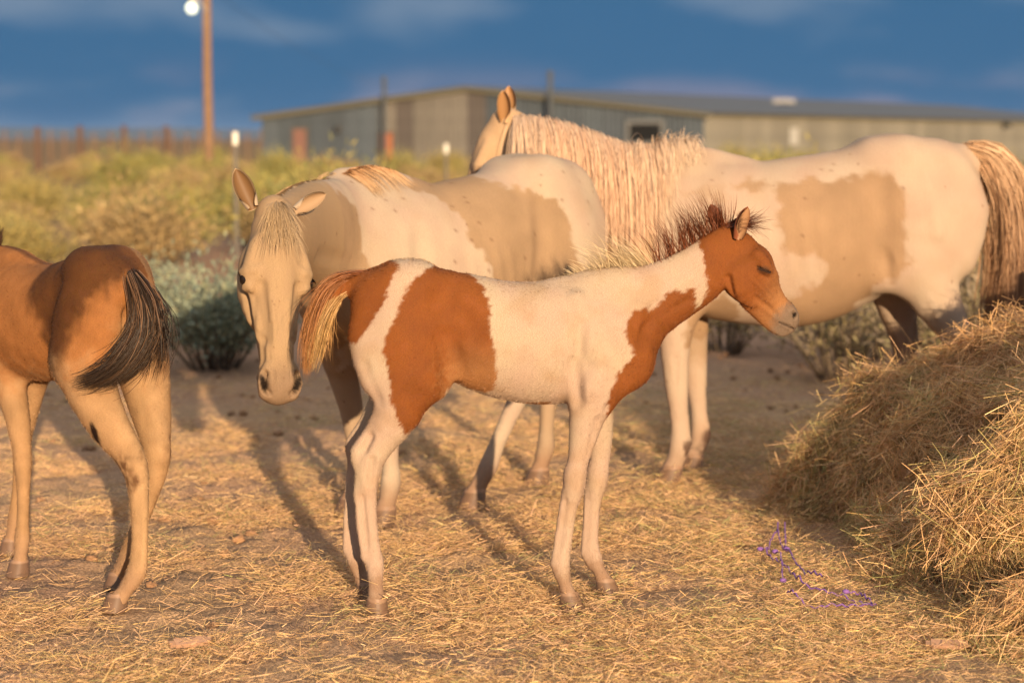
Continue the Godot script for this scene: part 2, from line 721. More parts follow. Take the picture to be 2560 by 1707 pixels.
func mare_trunk(F: Field, sx: float, ox: float, sy: float, sr: float) -> void:
	F.chain(scaled([[-0.45, 1.26, 0, 0.21], [-0.2, 1.15, 0, 0.315], [0.0, 1.075, 0, 0.36], [0.13, 1.045, 0, 0.372], [0.27, 1.04, 0, 0.358], [0.42, 1.055, 0, 0.352], [0.58, 1.07, 0, 0.32]], sx, ox, sy, sr), 0.76, 0.08, Vector3(0, 0, 1), 3)
	F.chain(scaled([[0.38, 1.34, 0, 0.06], [0.5, 1.39, 0, 0.065], [0.62, 1.405, 0, 0.07], [0.74, 1.39, 0, 0.08]], sx, ox, sy, sr), 0.6, 0.1)
	F.chain(scaled([[0.66, 1.0, 0, 0.22], [0.80, 0.98, 0, 0.15]], sx, ox, sy, sr), 0.95, 0.09)
	for s in [-1.0, 1.0]:
		F.chain(scaled([[-0.33, 1.32, 0.11, 0.165], [-0.41, 1.16, 0.13, 0.195], [-0.36, 0.99, 0.15, 0.155], [-0.27, 0.93, 0.165, 0.085]], sx, ox, sy, sr, s), 0.72, 0.09, Vector3(0, 0, 1), 3)
		F.chain(scaled([[-0.54, 1.33, 0.055, 0.11], [-0.59, 1.18, 0.08, 0.125], [-0.55, 1.0, 0.11, 0.115]], sx, ox, sy, sr, s), 0.85, 0.08, Vector3(0, 0, 1), 2)
		F.chain(scaled([[-0.22, 1.41, 0.07, 0.085], [-0.32, 1.415, 0.075, 0.085], [-0.48, 1.385, 0.05, 0.085]], sx, ox, sy, sr, s), 1.0, 0.1)
		F.chain(scaled([[0.60, 1.32, 0.05, 0.11], [0.70, 1.08, 0.12, 0.14], [0.75, 0.93, 0.13, 0.115]], sx, ox, sy, sr, s), 0.6, 0.08, Vector3(0, 0, 1), 2)
		F.chain(scaled([[0.75, 0.93, 0.13, 0.11], [0.63, 0.82, 0.14, 0.105]], sx, ox, sy, sr, s), 0.75, 0.07)

func limb(F: Field, pts: Array, flat := 0.86, k := 0.05) -> void:
	F.chain(pts, flat, k, Vector3(0, 0, 1), 2)

func hoof(sh: Shape, at: Vector3, turn: float, r: float, h: float, pitch := 0.0) -> void:
	var b := Basis(Vector3.UP, deg_to_rad(turn)) * Basis(Vector3(0, 0, 1), deg_to_rad(pitch))
	var rows := [[h * 1.15, 0.80, -0.25], [h * 1.0, 0.98, -0.2], [h * 0.9, 1.02, -0.16], [h * 0.45, 1.14, 0.05], [h * 0.06, 1.25, 0.24], [0.0, 1.21, 0.25], [-0.004, 0.2, 0.25]]
	var base := sh.v.size()
	var sides := 16
	for j in rows.size():
		for k in sides:
			var t := TAU * k / sides
			var row: Array = rows[j]
			var squash := 1.0 if cos(t) > 0 else 0.9
			var p := Vector3(r * (row[2] + row[1] * cos(t) * squash), row[0], r * row[1] * sin(t) * 0.92)
			sh.v.append(at + b * p)
			sh.n.append(b * Vector3(cos(t), 0.35 if j < 5 else -1.0, sin(t)).normalized())
			var tone := 0.9 + 0.2 * fine.get_noise_2d(t * 0.3 + at.x * 9.0, row[0] * 14.0)
			sh.c.append((Color(0.38, 0.24, 0.16) if j < 2 else Color(0.22, 0.135, 0.09)) * tone)
	for j in rows.size() - 1:
		for k in sides:
			var a := base + j * sides + k
			var c := base + j * sides + (k + 1) % sides
			sh.idx.append_array(PackedInt32Array([a, c, a + sides, c, c + sides, a + sides]))
	sh.faced()

func ear(sh: Shape, base: Vector3, axis: Vector3, open: Vector3, width: float, outer: Color, inner: Color) -> void:
	var l := axis.length()
	var d := axis / l
	open = (open - d * open.dot(d)).normalized()
	var across := d.cross(open).normalized()
	var rows := 12
	var cols := 14
	for shell in 2:
		var start := sh.v.size()
		var grow := 1.0 if shell == 0 else 0.86
		for i in rows + 1:
			var u := float(i) / rows
			var w := width * (0.50 + 1.15 * u - 0.35 * u * u) * pow(maxf(1.0 - pow(u, 2.6), 0.0), 0.75)
			var wrap := lerpf(150.0, 82.0, smoothstep(0.0, 0.45, u))
			for j in cols + 1:
				var t := deg_to_rad(wrap) * (2.0 * j / cols - 1.0)
				var o := across * sin(t) * w * grow - open * (cos(t) * 0.9 - 0.25) * w * grow
				var bend := open * (0.10 * l * u * u) 
				sh.v.append(base + d * (l * u * (1.0 if shell == 0 else 0.97)) + o + bend + open * (0.004 if shell else 0.0))
				var nn := (across * sin(t) - open * cos(t) + d * 0.15).normalized()
				sh.n.append(nn if shell == 0 else -nn)
				var rim := smoothstep(0.75, 1.0, absf(2.0 * j / cols - 1.0))
				sh.c.append(outer if shell == 0 else inner.lerp(outer, rim * 0.4))
		for i in rows:
			for j in cols:
				var a := start + i * (cols + 1) + j
				var b := a + cols + 1
				if shell == 0:
					sh.idx.append_array(PackedInt32Array([a, b, a + 1, a + 1, b, b + 1]))
				else:
					sh.idx.append_array(PackedInt32Array([a, a + 1, b, a + 1, b + 1, b]))
	sh.faced()

func ball(sh: Shape, at: Vector3, r: Vector3, col: Color, rings := 10) -> void:
	var start := sh.v.size()
	for i in rings + 1:
		for j in rings * 2:
			var e := PI * i / rings
			var t := TAU * j / (rings * 2)
			var o := Vector3(sin(e) * cos(t), cos(e), sin(e) * sin(t))
			sh.v.append(at + o * r)
			sh.n.append((o / r).normalized())
			sh.c.append(col)
	for i in rings:
		for j in rings * 2:
			var a := start + i * rings * 2 + j
			var b := start + i * rings * 2 + (j + 1) % (rings * 2)
			sh.idx.append_array(PackedInt32Array([a, b, a + rings * 2, b, b + rings * 2, a + rings * 2]))
	sh.faced()

# hairs that follow one guide line, fanned out around it
func lock(sh: Shape, rng: RandomNumberGenerator, guide: Array, spread: Array, count: int, width: float, root: Color, tip: Color, wild := 0.25, cut := 0.25) -> void:
	var segs := 11
	for s in count:
		var off := Vector3(rng.randfn(), rng.randfn() * 0.6, rng.randfn()).limit_length(2.0)
		var twist := Vector3(rng.randfn(), rng.randfn(), rng.randfn()) * wild
		var reach := 1.0 - cut * rng.randf()
		var pts := PackedVector3Array()
		for i in segs + 1:
			var t := reach * i / segs * (guide.size() - 1)
			var k := mini(int(t), guide.size() - 2)
			var f := t - k
			var p: Vector3 = guide[k].cubic_interpolate(guide[k + 1], guide[maxi(k - 1, 0)], guide[mini(k + 2, guide.size() - 1)], f)
			var w: float = lerpf(spread[k], spread[k + 1], f)
			var u := float(i) / segs
			pts.append(p + off * w + twist * w * u * u * 1.6 + Vector3(sin(u * 7.0 + off.x * 5.0), 0, cos(u * 6.0 + off.z * 5.0)) * w * 0.18)
		var tone := rng.randf_range(0.75, 1.2)
		sh.ribbon(pts, width * rng.randf_range(0.7, 1.3), Vector3(rng.randfn(), rng.randfn() * 0.3, rng.randfn()), root * tone, tip * tone, 0.85)

# a hair that leaves its root, bends under its weight and lies on the body where it meets it
func fall(F: Field, first: int, last: int, root: Vector3, dir: Vector3, length: float, weight: float, segs: int, lift: float, sway := Vector3.ZERO) -> PackedVector3Array:
	var pts := PackedVector3Array([root])
	var p := root
	var d := dir.normalized()
	var step := length / segs
	for i in segs:
		d = (d + Vector3.DOWN * weight + sway * (float(i) / segs)).normalized()
		p += d * step
		if lift >= 0.0:
			var v := F.value(p, first, last)
			if v < lift:
				p += F.grad(p, first, last) * (lift - v)
				d = (p - pts[pts.size() - 1]).normalized()
		pts.append(p)
	return pts

func merged(nets: Array, marks: Array, coat: Callable) -> Shape:
	var sh := Shape.new()
	for net in nets:
		var pos: PackedVector3Array = net[0]
		var idx: PackedInt32Array = net[2]
		emboss(pos, remade_normals(pos, idx), marks)
		var nor := remade_normals(pos, idx)
		var start := sh.v.size()
		sh.v.append_array(pos)
		sh.n.append_array(nor)
		for i in pos.size():
			sh.c.append(coat.call(pos[i], nor[i]))
		for i in idx:
			sh.idx.append(start + i)
	return sh

func mirrored(marks: Array) -> Array:
	var out := []
	for m in marks:
		out.append(m)
		out.append([m[0], m[1], -m[2], m[3], m[4], -m[5], m[6], m[7]])
	return out

# ---- the brown and white foal

func grow_pinto() -> Dictionary:
	var rng := RandomNumberGenerator.new()
	rng.seed = 101
	var F := Field.new()
	foal_trunk(F, 1, 0, 1, 1)
	# hind legs: near (right), then far
	limb(F, [[-0.235, 0.74, 0.08, 0.09], [-0.262, 0.65, 0.085, 0.076], [-0.31, 0.565, 0.083, 0.053], [-0.346, 0.505, 0.081, 0.045], [-0.360, 0.45, 0.08, 0.040], [-0.362, 0.395, 0.08, 0.031], [-0.354, 0.29, 0.081, 0.0235], [-0.344, 0.205, 0.083, 0.0235], [-0.340, 0.165, 0.085, 0.030], [-0.338, 0.10, 0.10, 0.0225], [-0.336, 0.055, 0.115, 0.030]], 0.8)
	F.chain([[-0.30, 0.66, 0.082, 0.032], [-0.352, 0.58, 0.082, 0.021], [-0.392, 0.522, 0.081, 0.023], [-0.390, 0.48, 0.08, 0.019]], 0.9, 0.012, Vector3(0, 0, 1), 2)
	F.chain([[-0.388, 0.47, 0.08, 0.014], [-0.394, 0.38, 0.08, 0.0125], [-0.386, 0.27, 0.082, 0.0115], [-0.370, 0.18, 0.084, 0.014]], 1.0, 0.006)
	limb(F, [[-0.235, 0.74, -0.08, 0.09], [-0.275, 0.65, -0.085, 0.076], [-0.33, 0.565, -0.088, 0.050], [-0.372, 0.505, -0.09, 0.040], [-0.388, 0.45, -0.09, 0.036], [-0.395, 0.39, -0.09, 0.031], [-0.402, 0.28, -0.092, 0.0235], [-0.406, 0.20, -0.094, 0.0235], [-0.408, 0.155, -0.095, 0.030], [-0.392, 0.095, -0.096, 0.024], [-0.372, 0.055, -0.097, 0.030]], 0.8)
	F.chain([[-0.32, 0.66, -0.085, 0.032], [-0.375, 0.58, -0.088, 0.021], [-0.414, 0.522, -0.09, 0.021], [-0.412, 0.48, -0.09, 0.018]], 0.9, 0.02, Vector3(0, 0, 1), 2)
	F.chain([[-0.412, 0.47, -0.09, 0.014], [-0.424, 0.38, -0.09, 0.0125], [-0.432, 0.27, -0.092, 0.0115], [-0.434, 0.17, -0.095, 0.014]], 1.0, 0.006)
	# forelegs: forearm, broad flat knee, slim cannon with the tendon standing off behind, fetlock, pastern
	limb(F, [[0.352, 0.72, 0.085, 0.070], [0.337, 0.65, 0.088, 0.061], [0.322, 0.57, 0.088, 0.047], [0.304, 0.485, 0.088, 0.033], [0.293, 0.445, 0.088, 0.034]], 0.85)
	F.chain([[0.297, 0.452, 0.088, 0.033], [0.294, 0.42, 0.088, 0.0365], [0.290, 0.39, 0.088, 0.035], [0.286, 0.368, 0.088, 0.028]], 1.0, 0.012)
	limb(F, [[0.286, 0.375, 0.088, 0.026], [0.279, 0.32, 0.088, 0.0205], [0.264, 0.21, 0.088, 0.020], [0.254, 0.155, 0.088, 0.026], [0.264, 0.09, 0.088, 0.0215], [0.276, 0.05, 0.089, 0.028]], 0.95, 0.012)
	F.chain([[0.266, 0.39, 0.088, 0.014], [0.252, 0.32, 0.088, 0.0115], [0.236, 0.21, 0.088, 0.011], [0.232, 0.155, 0.088, 0.017], [0.246, 0.11, 0.088, 0.014]], 1.0, 0.006)
	limb(F, [[0.36, 0.72, -0.085, 0.070], [0.378, 0.63, -0.09, 0.058], [0.392, 0.55, -0.092, 0.044], [0.394, 0.47, -0.094, 0.033], [0.386, 0.425, -0.095, 0.033]], 0.85)
	F.chain([[0.388, 0.43, -0.095, 0.033], [0.385, 0.40, -0.095, 0.0365], [0.381, 0.37, -0.095, 0.034], [0.378, 0.348, -0.095, 0.027]], 1.0, 0.012)
	limb(F, [[0.378, 0.355, -0.095, 0.025], [0.374, 0.29, -0.095, 0.0205], [0.369, 0.20, -0.096, 0.020], [0.370, 0.155, -0.097, 0.026], [0.393, 0.09, -0.098, 0.0215], [0.410, 0.052, -0.099, 0.028]], 0.95, 0.012)
	F.chain([[0.356, 0.37, -0.095, 0.014], [0.350, 0.29, -0.095, 0.0115], [0.345, 0.20, -0.096, 0.011], [0.346, 0.15, -0.097, 0.017], [0.368, 0.105, -0.098, 0.014]], 1.0, 0.006)
	# dock of the tail
	F.chain([[-0.34, 1.05, 0, 0.034], [-0.40, 1.045, 0.0, 0.027], [-0.455, 1.012, 0.004, 0.020], [-0.495, 0.955, 0.008, 0.013]], 1.0, 0.03, Vector3(0, 0, 1), 2)
	var neck_from := F.a.size()
	foal_neck_head(F, 1, 0, 1, 1)
	var cut := Vector3(0.70, 1.07, 0)
	var along := Vector3(0.80, 0.55, 0).normalized()
	var nets := [F.net(0.0074, cut + along * 0.020, -along), F.net(0.0038, cut, along, 2)]
	var marks := mirrored([
		[-0.105, 0.88, 0.13, -0.088, 0.72, 0.12, 0.060, -0.012],      # flank fold before the stifle
		[-0.09, 0.735, 0.12, -0.02, 0.70, 0.11, 0.03, 0.003],
		[0.30, 1.0, 0.09, 0.36, 0.82, 0.14, 0.045, 0.008], [0.315, 0.92, 0.13, 0.285, 0.76, 0.15, 0.03, -0.007],
		[0.38, 0.80, 0.13, 0.34, 0.72, 0.13, 0.05, 0.008], [0.41, 0.75, 0.12, 0.39, 0.66, 0.12, 0.022, -0.008],
		[-0.285, 0.98, 0.10, -0.30, 0.80, 0.12, 0.022, -0.006],
		[0.50, 0.98, 0.09, 0.66, 1.06, 0.07, 0.03, 0.005], [0.50, 0.90, 0.09, 0.66, 0.99, 0.06, 0.022, -0.006],
		[-0.12, 1.0, 0.12, -0.03, 0.90, 0.15, 0.07, -0.010],
		[0.285, 0.80, 0.15, 0.30, 0.68, 0.13, 0.035, -0.009],       # behind the elbow
		[0.47, 0.80, 0.10, 0.56, 0.98, 0.08, 0.04, -0.006],         # before the shoulder
		[0.42, 0.92, 0.12, 0.47, 0.82, 0.12, 0.05, 0.005],
		[-0.36, 0.80, 0.10, -0.30, 0.66, 0.11, 0.03, -0.006],       # groove down the back of the thigh
		[0.785, 1.06, 0.05, 0.80, 0.99, 0.045, 0.018, -0.007],      # behind the jaw
		[0.80, 0.985, 0.03, 0.86, 0.955, 0.025, 0.012, -0.003],
		[0.874, 1.098, 0.06, 0.918, 1.078, 0.05, 0.007, -0.0035],   # closed lids
		[0.89, 1.068, 0.055, 0.915, 1.055, 0.05, 0.012, -0.003],
		[1.000, 0.946, 0.034, 1.006, 0.932, 0.03, 0.010, -0.010],   # nostril
		[0.950, 0.915, 0.034, 0.985, 0.902, 0.03, 0.0065, -0.0045],   # mouth
		[0.985, 0.902, 0.03, 1.0, 0.893, 0.02, 0.0065, -0.0045],
		[0.87, 1.0, 0.045, 0.94, 0.945, 0.035, 0.016, -0.003],
		[0.86, 1.06, 0.06, 0.92, 1.0, 0.045, 0.014, 0.003],
	])
	for s in [1.0]:
		for k in 6:
			marks.append([0.02 + k * 0.035, 0.98, 0.16, 0.0 + k * 0.04, 0.78, 0.16, 0.016, 0.0018])
	marks.append_array([
		[-0.345, 0.50, 0.115, -0.352, 0.42, 0.11, 0.018, -0.006], [-0.352, 0.57, 0.11, -0.37, 0.53, 0.105, 0.022, -0.009],
		[-0.376, 0.38, 0.10, -0.366, 0.22, 0.10, 0.013, -0.004], [0.262, 0.36, 0.11, 0.247, 0.22, 0.11, 0.012, -0.004], [0.31, 0.45, 0.12, 0.306, 0.40, 0.12, 0.02, 0.003],
		[-0.33, 0.50, 0.12, -0.335, 0.44, 0.12, 0.022, 0.004], [0.36, 0.62, 0.13, 0.335, 0.50, 0.12, 0.02, -0.004]])
	var thigh := outline([V(-0.138, 1.101), V(-0.078, 1.098), V(-0.031, 1.075), V(0.002, 1.041), V(0.022, 0.994), V(0.028, 0.953), V(0.020, 0.906), V(0.036, 0.866), V(0.038, 0.825), V(0.046, 0.771), V(0.044, 0.730), V(0.032, 0.707), V(0.002, 0.700), V(-0.032, 0.711), V(-0.069, 0.725), V(-0.093, 0.722), V(-0.133, 0.680), V(-0.187, 0.615), V(-0.241, 0.578), V(-0.248, 0.592), V(-0.268, 0.640), V(-0.287, 0.694), V(-0.290, 0.748), V(-0.300, 0.802), V(-0.310, 0.843), V(-0.296, 0.903), V(-0.272, 0.943), V(-0.252, 0.996), V(-0.232, 1.043), V(-0.198, 1.076), V(-0.165, 1.096)])
	var rump := outline([V(-0.56, 1.08), V(-0.325, 1.15), V(-0.258, 1.106), V(-0.278, 1.076), V(-0.295, 1.030), V(-0.309, 0.983), V(-0.339, 0.937), V(-0.366, 0.897), V(-0.399, 0.864), V(-0.459, 0.857), V(-0.56, 0.938)])
	var breast := outline([V(0.680, 1.028), V(0.684, 0.994), V(0.683, 0.953), V(0.726, 0.898), V(0.658, 0.790), V(0.522, 0.654), V(0.412, 0.635), V(0.405, 0.601), V(0.388, 0.577), V(0.391, 0.622), V(0.394, 0.670), V(0.404, 0.711), V(0.418, 0.758), V(0.438, 0.785), V(0.476, 0.826), V(0.469, 0.846), V(0.451, 0.874), V(0.451, 0.901), V(0.461, 0.942), V(0.478, 0.962), V(0.519, 0.968), V(0.526, 0.955), V(0.554, 0.971), V(0.574, 0.995), V(0.594, 1.019), V(0.629, 1.022), V(0.643, 1.015), V(0.656, 1.025)])
	var head := outline([V(0.692, 1.181), V(0.703, 1.130), V(0.714, 1.062), V(0.718, 1.014), V(0.705, 0.980), V(0.677, 0.953), V(0.727, 0.816), V(1.147, 0.715), V(1.136, 1.365), V(0.483, 1.366), V(0.490, 1.232), V(0.525, 1.198), V(0.559, 1.151), V(0.593, 1.130), V(0.648, 1.150)])
	var girth := outline([V(0.104, 0.653), V(0.145, 0.667), V(0.186, 0.671), V(0.220, 0.666), V(0.268, 0.637), V(0.179, 0.600)])
	var back := outline([V(0.06, 1.0), V(0.20, 1.0), V(0.18, 1.10), V(0.08, 1.10)])
	var noise := FastNoiseLite.new()
	noise.seed = 4
	noise.frequency = 38.0
	noise.fractal_octaves = 3
	var white := Color(0.58, 0.445, 0.315)
	var rosy := Color(0.57, 0.405, 0.305)
	var chestnut := Color(0.265, 0.085, 0.022)
	var tan := Color(0.42, 0.20, 0.08)
	var coat := func(p: Vector3, _n: Vector3) -> Color:
		var w := Vector2(noise.get_noise_3d(p.x, p.y, p.z), noise.get_noise_3d(p.y + 7.0, p.z, p.x)) * 0.010 + Vector2(noise.get_noise_3d(p.x * 4.5, p.y * 2.0, p.z * 3.0), 0) * 0.006
		var e := Vector2(p.x, p.y) + w
		var soft := 0.005
		var k := 0.0
		var shade := chestnut
		if e.x < 0.06 and e.y > 0.56:
			k = inside(e, thigh, soft)
			shade = chestnut.lerp(tan, smoothstep(-0.17, -0.06, e.x + w.x * 4.0) * smoothstep(0.90, 0.76, e.y) * 0.75)
			if k < 0.99 and e.x < -0.24:
				k = maxf(k, inside(e, rump, soft))
		elif e.x > 0.37:
			k = inside(e, breast, soft)
			if k < 0.99 and e.x > 0.47 and e.y > 0.8:
				k = maxf(k, inside(e, head, soft))
			shade = chestnut.lerp(tan, smoothstep(0.84, 0.98, e.x - (e.y - 1.0) * 0.5) * 0.8)
		elif p.z < -0.012 and e.y > 0.95:
			k = inside(e, back, 0.008)
		elif e.y < 0.72:
			k = inside(e, girth, soft)
			shade = tan
		var tint := clampf(0.5 + 1.4 * noise.get_noise_3d(p.x * 0.11 + 5.0, p.y * 0.11, p.z * 0.11) + 0.5 * smoothstep(0.62, 0.45, p.y), 0.0, 1.0)
		shade *= 1.0 + 0.22 * noise.get_noise_3d(p.x * 0.2, p.y * 0.2, p.z * 0.2)
		var c := white.lerp(rosy, tint).lerp(shade, k)
		if p.x > 0.9:
			var m := smoothstep(0.088, 0.052, p.distance_to(Vector3(1.0, 0.91, 0)) + w.x)
			c = c.lerp(Color(0.25, 0.175, 0.125), m)
			m = smoothstep(0.024, 0.012, Vector2(p.x - 0.955, p.y - 0.905).length())
			var nost := (Vector2(p.x, p.y) - Vector2(1.003, 0.940)).rotated(0.5)
			c = c.lerp(Color(0.03, 0.02, 0.016), smoothstep(1.0, 0.5, Vector2(nost.x / 0.008, nost.y / 0.013).length()) * smoothstep(0.01, 0.016, absf(p.z)))
			var lip := absf((p.y - 0.907) + (p.x - 0.975) * 0.42)
			if p.x > 0.952:
				c = c.lerp(Color(0.06, 0.04, 0.03), smoothstep(0.0045, 0.001, lip) * 0.9)
		# skin thin at the lids
		var eye := Vector2((p.x - 0.898) * 0.75 + (p.y - 1.088) * 0.5, (p.y - 1.088) - (p.x - 0.898) * -0.45)
		c = c.lerp(Color(0.10, 0.05, 0.028), smoothstep(0.030, 0.010, Vector2(p.x - 0.898, (p.y - 1.086) * 1.6).length()) * 0.75)
		c = c.lerp(Color(0.012, 0.008, 0.006), smoothstep(0.0035, 0.0015, absf(eye.y)) * smoothstep(0.026, 0.020, absf(p.x - 0.898)))
		# dung and dust on the lower legs
		if p.y < 0.24:
			var d := noise.get_noise_3d(p.x * 0.4, p.y * 0.25, p.z * 0.4)
			c = c.lerp(Color(0.36, 0.22, 0.14), clampf(smoothstep(0.17, 0.10, p.y + w.x * 2.0) * 0.88 + d * 0.5 * smoothstep(0.24, 0.12, p.y), 0.0, 0.9))
		elif k < 0.5:
			var dust := noise.get_noise_3d(p.x * 0.16 + 3.0, p.y * 0.16, p.z * 0.16)
			c = c.lerp(Color(0.46, 0.29, 0.165), clampf(dust * 0.9 - 0.05 + smoothstep(0.70, 0.60, p.y) * smoothstep(0.55, 0.62, p.y) * 0.2, 0.0, 0.45))
		return c
	var body := merged(nets, marks, coat)
	var out := {"body": [[body, "coat"]]}
	# mane, standing
	var mane := Shape.new()
	var crest := [Vector3(0.29, 1.055, 0), Vector3(0.40, 1.062, 0), Vector3(0.50, 1.082, 0), Vector3(0.60, 1.118, 0), Vector3(0.672, 1.160, 0), Vector3(0.735, 1.198, 0), Vector3(0.80, 1.222, 0)]
	for i in 1500:
		var t := rng.randf()
		var s := t * (crest.size() - 1)
		var k := mini(int(s), crest.size() - 2)
		var root: Vector3 = crest[k].lerp(crest[k + 1], s - k) + Vector3(0, -0.008, rng.randfn() * 0.007)
		var brown := root.x > 0.555 + rng.randfn() * 0.012
		var clump := noise.get_noise_1d(root.x * 2.2) * 1.5
		var l := (0.055 + (0.080 if brown else 0.115) * smoothstep(0.0, 0.3, t)) * rng.randf_range(0.45, 1.25) * (0.8 if t > 0.93 else 1.0)
		var dir := Vector3(-0.55 + clump * 0.55 + rng.randfn() * 0.14, 0.78, rng.randfn() * 0.22)
		if brown:
			dir = Vector3(-0.30 + clump * 0.6 + rng.randfn() * 0.12, 0.9, rng.randfn() * 0.18)
		var pts := fall(F, 0, 0, root, dir, l, -0.02 if brown else 0.05, 6, -1.0, Vector3(-0.22 if not brown else -0.13, 0, rng.randfn() * 0.12))
		var col := Color(0.22, 0.065, 0.024) if brown else Color(0.76, 0.63, 0.40)
		var tone := rng.randf_range(0.7, 1.2)
		mane.ribbon(pts, 0.0019, Vector3(rng.randfn() * 0.4, 0.1, rng.randfn()), col * tone, (col * 0.8 if brown else Color(0.78, 0.62, 0.40)) * tone, 0.9)
	out.mane = [[mane, "hair"]]
	var forelock := Shape.new()
	for i in 320:
		var root := Vector3(rng.randf_range(0.775, 0.835), 1.218 + rng.randf() * 0.006, rng.randfn() * 0.02)
		var pts := fall(F, neck_from, -1, root, Vector3(0.85, 0.42 + rng.randfn() * 0.25, 0.12 + rng.randfn() * 0.28), rng.randf_range(0.05, 0.12), 0.07, 7, 0.003, Vector3(0, rng.randfn() * 0.15, rng.randfn() * 0.2))
		forelock.ribbon(pts, 0.0020, Vector3(rng.randfn(), 0.2, rng.randfn()), Color(0.12, 0.04, 0.022), Color(0.17, 0.06, 0.03), 0.9)
	out.forelock = [[forelock, "hair"]]
	var tail := Shape.new()
	var outer := [Vector3(-0.365, 1.068, 0), Vector3(-0.43, 1.062, 0.0), Vector3(-0.485, 1.025, 0.004), Vector3(-0.522, 0.955, 0.008), Vector3(-0.545, 0.86, 0.010), Vector3(-0.552, 0.755, 0.010)]
	lock(tail, rng, outer, [0.011, 0.012, 0.013, 0.013, 0.012, 0.007], 620, 0.0024, Color(0.25, 0.08, 0.028), Color(0.46, 0.21, 0.07), 0.5, 0.3)
	lock(tail, rng, outer, [0.014, 0.016, 0.018, 0.016, 0.014, 0.009], 160, 0.0022, Color(0.20, 0.06, 0.02), Color(0.36, 0.15, 0.05), 1.0, 0.6)
	lock(tail, rng, [Vector3(-0.35, 1.035, 0.004), Vector3(-0.435, 1.015, 0.008), Vector3(-0.478, 0.965, 0.012), Vector3(-0.508, 0.90, 0.014), Vector3(-0.528, 0.83, 0.012), Vector3(-0.542, 0.77, 0.01)], [0.007, 0.009, 0.011, 0.012, 0.012, 0.009], 420, 0.0022, Color(0.42, 0.24, 0.10), Color(0.60, 0.38, 0.15), 0.5, 0.3)
	lock(tail, rng, [Vector3(-0.455, 0.985, 0.004), Vector3(-0.485, 0.93, 0.004), Vector3(-0.498, 0.87, 0.004), Vector3(-0.505, 0.81, 0.0)], [0.008, 0.013, 0.016, 0.012], 160, 0.0020, Color(0.55, 0.36, 0.16), Color(0.46, 0.24, 0.08), 0.8, 0.5)
	out.tail = [[tail, "hair"]]
	var e1 := Shape.new()
	ear(e1, Vector3(0.812, 1.185, 0.046), Vector3(0.022, 0.105, 0.018), Vector3(0.55, 0, 0.85), 0.030, Color(0.27, 0.085, 0.032), Color(0.42, 0.24, 0.13))
	var e2 := Shape.new()
	ear(e2, Vector3(0.775, 1.195, -0.046), Vector3(-0.035, 0.095, -0.018), Vector3(0.55, 0, -0.85), 0.030, Color(0.27, 0.085, 0.032), Color(0.42, 0.24, 0.13))
	for e in [e1, e2]:
		for i in 60:
			var side := 1.0 if e == e1 else -1.0
			var root := Vector3(0.815 if e == e1 else 0.775, 1.20 + rng.randf() * 0.06, side * (0.05 + rng.randf() * 0.006))
			e.ribbon(fall(F, 0, 0, root, Vector3(0.25 + rng.randfn() * 0.3, 0.5, side * 0.5), 0.03, 0.0, 3, -1.0), 0.0012, Vector3(rng.randfn(), 0.2, 0.3), Color(0.16, 0.08, 0.05), Color(0.40, 0.24, 0.13), 0.9)
	out.ear = [[e1, "hair"], [e2, "hair"]]
	out.eye = []
	for s in [1.0, -1.0]:
		var lash := Shape.new()
		ball(lash, Vector3(0.897, 1.087, s * 0.049), Vector3(0.017, 0.012, 0.0135), Color(0.012, 0.008, 0.006), 8)
		for i in 26:
			var u := i / 25.0
			var root := Vector3(lerpf(0.878, 0.916, u), lerpf(1.094, 1.080, u), s * lerpf(0.066, 0.060, u))
			lash.ribbon(fall(F, 0, 0, root, Vector3(0.1, -0.6, s * 0.7), 0.011, 0.1, 2, -1.0), 0.0013, Vector3(1, 0, 0), Color(0.03, 0.015, 0.01), Color(0.04, 0.02, 0.012))
		out.eye.append([lash, "hair"])
	out.hoof = []
	for h in [[-0.336, 0.122, -72.0, -14.0], [-0.366, -0.097, 0.0, 0.0], [0.282, 0.089, -18.0, 0.0], [0.418, -0.099, -8.0, 0.0]]:
		var sh := Shape.new()
		hoof(sh, Vector3(h[0], 0.006 if h[3] != 0.0 else 0.002, h[1]), h[2], 0.034, 0.056, h[3])
		out.hoof.append([sh, "hair"])
	# the short coat that stands off the outline
	out.short_coat = [[fuzz_on(body, rng, 85000, 0.009, 0.0010), "hair"]]
	return out

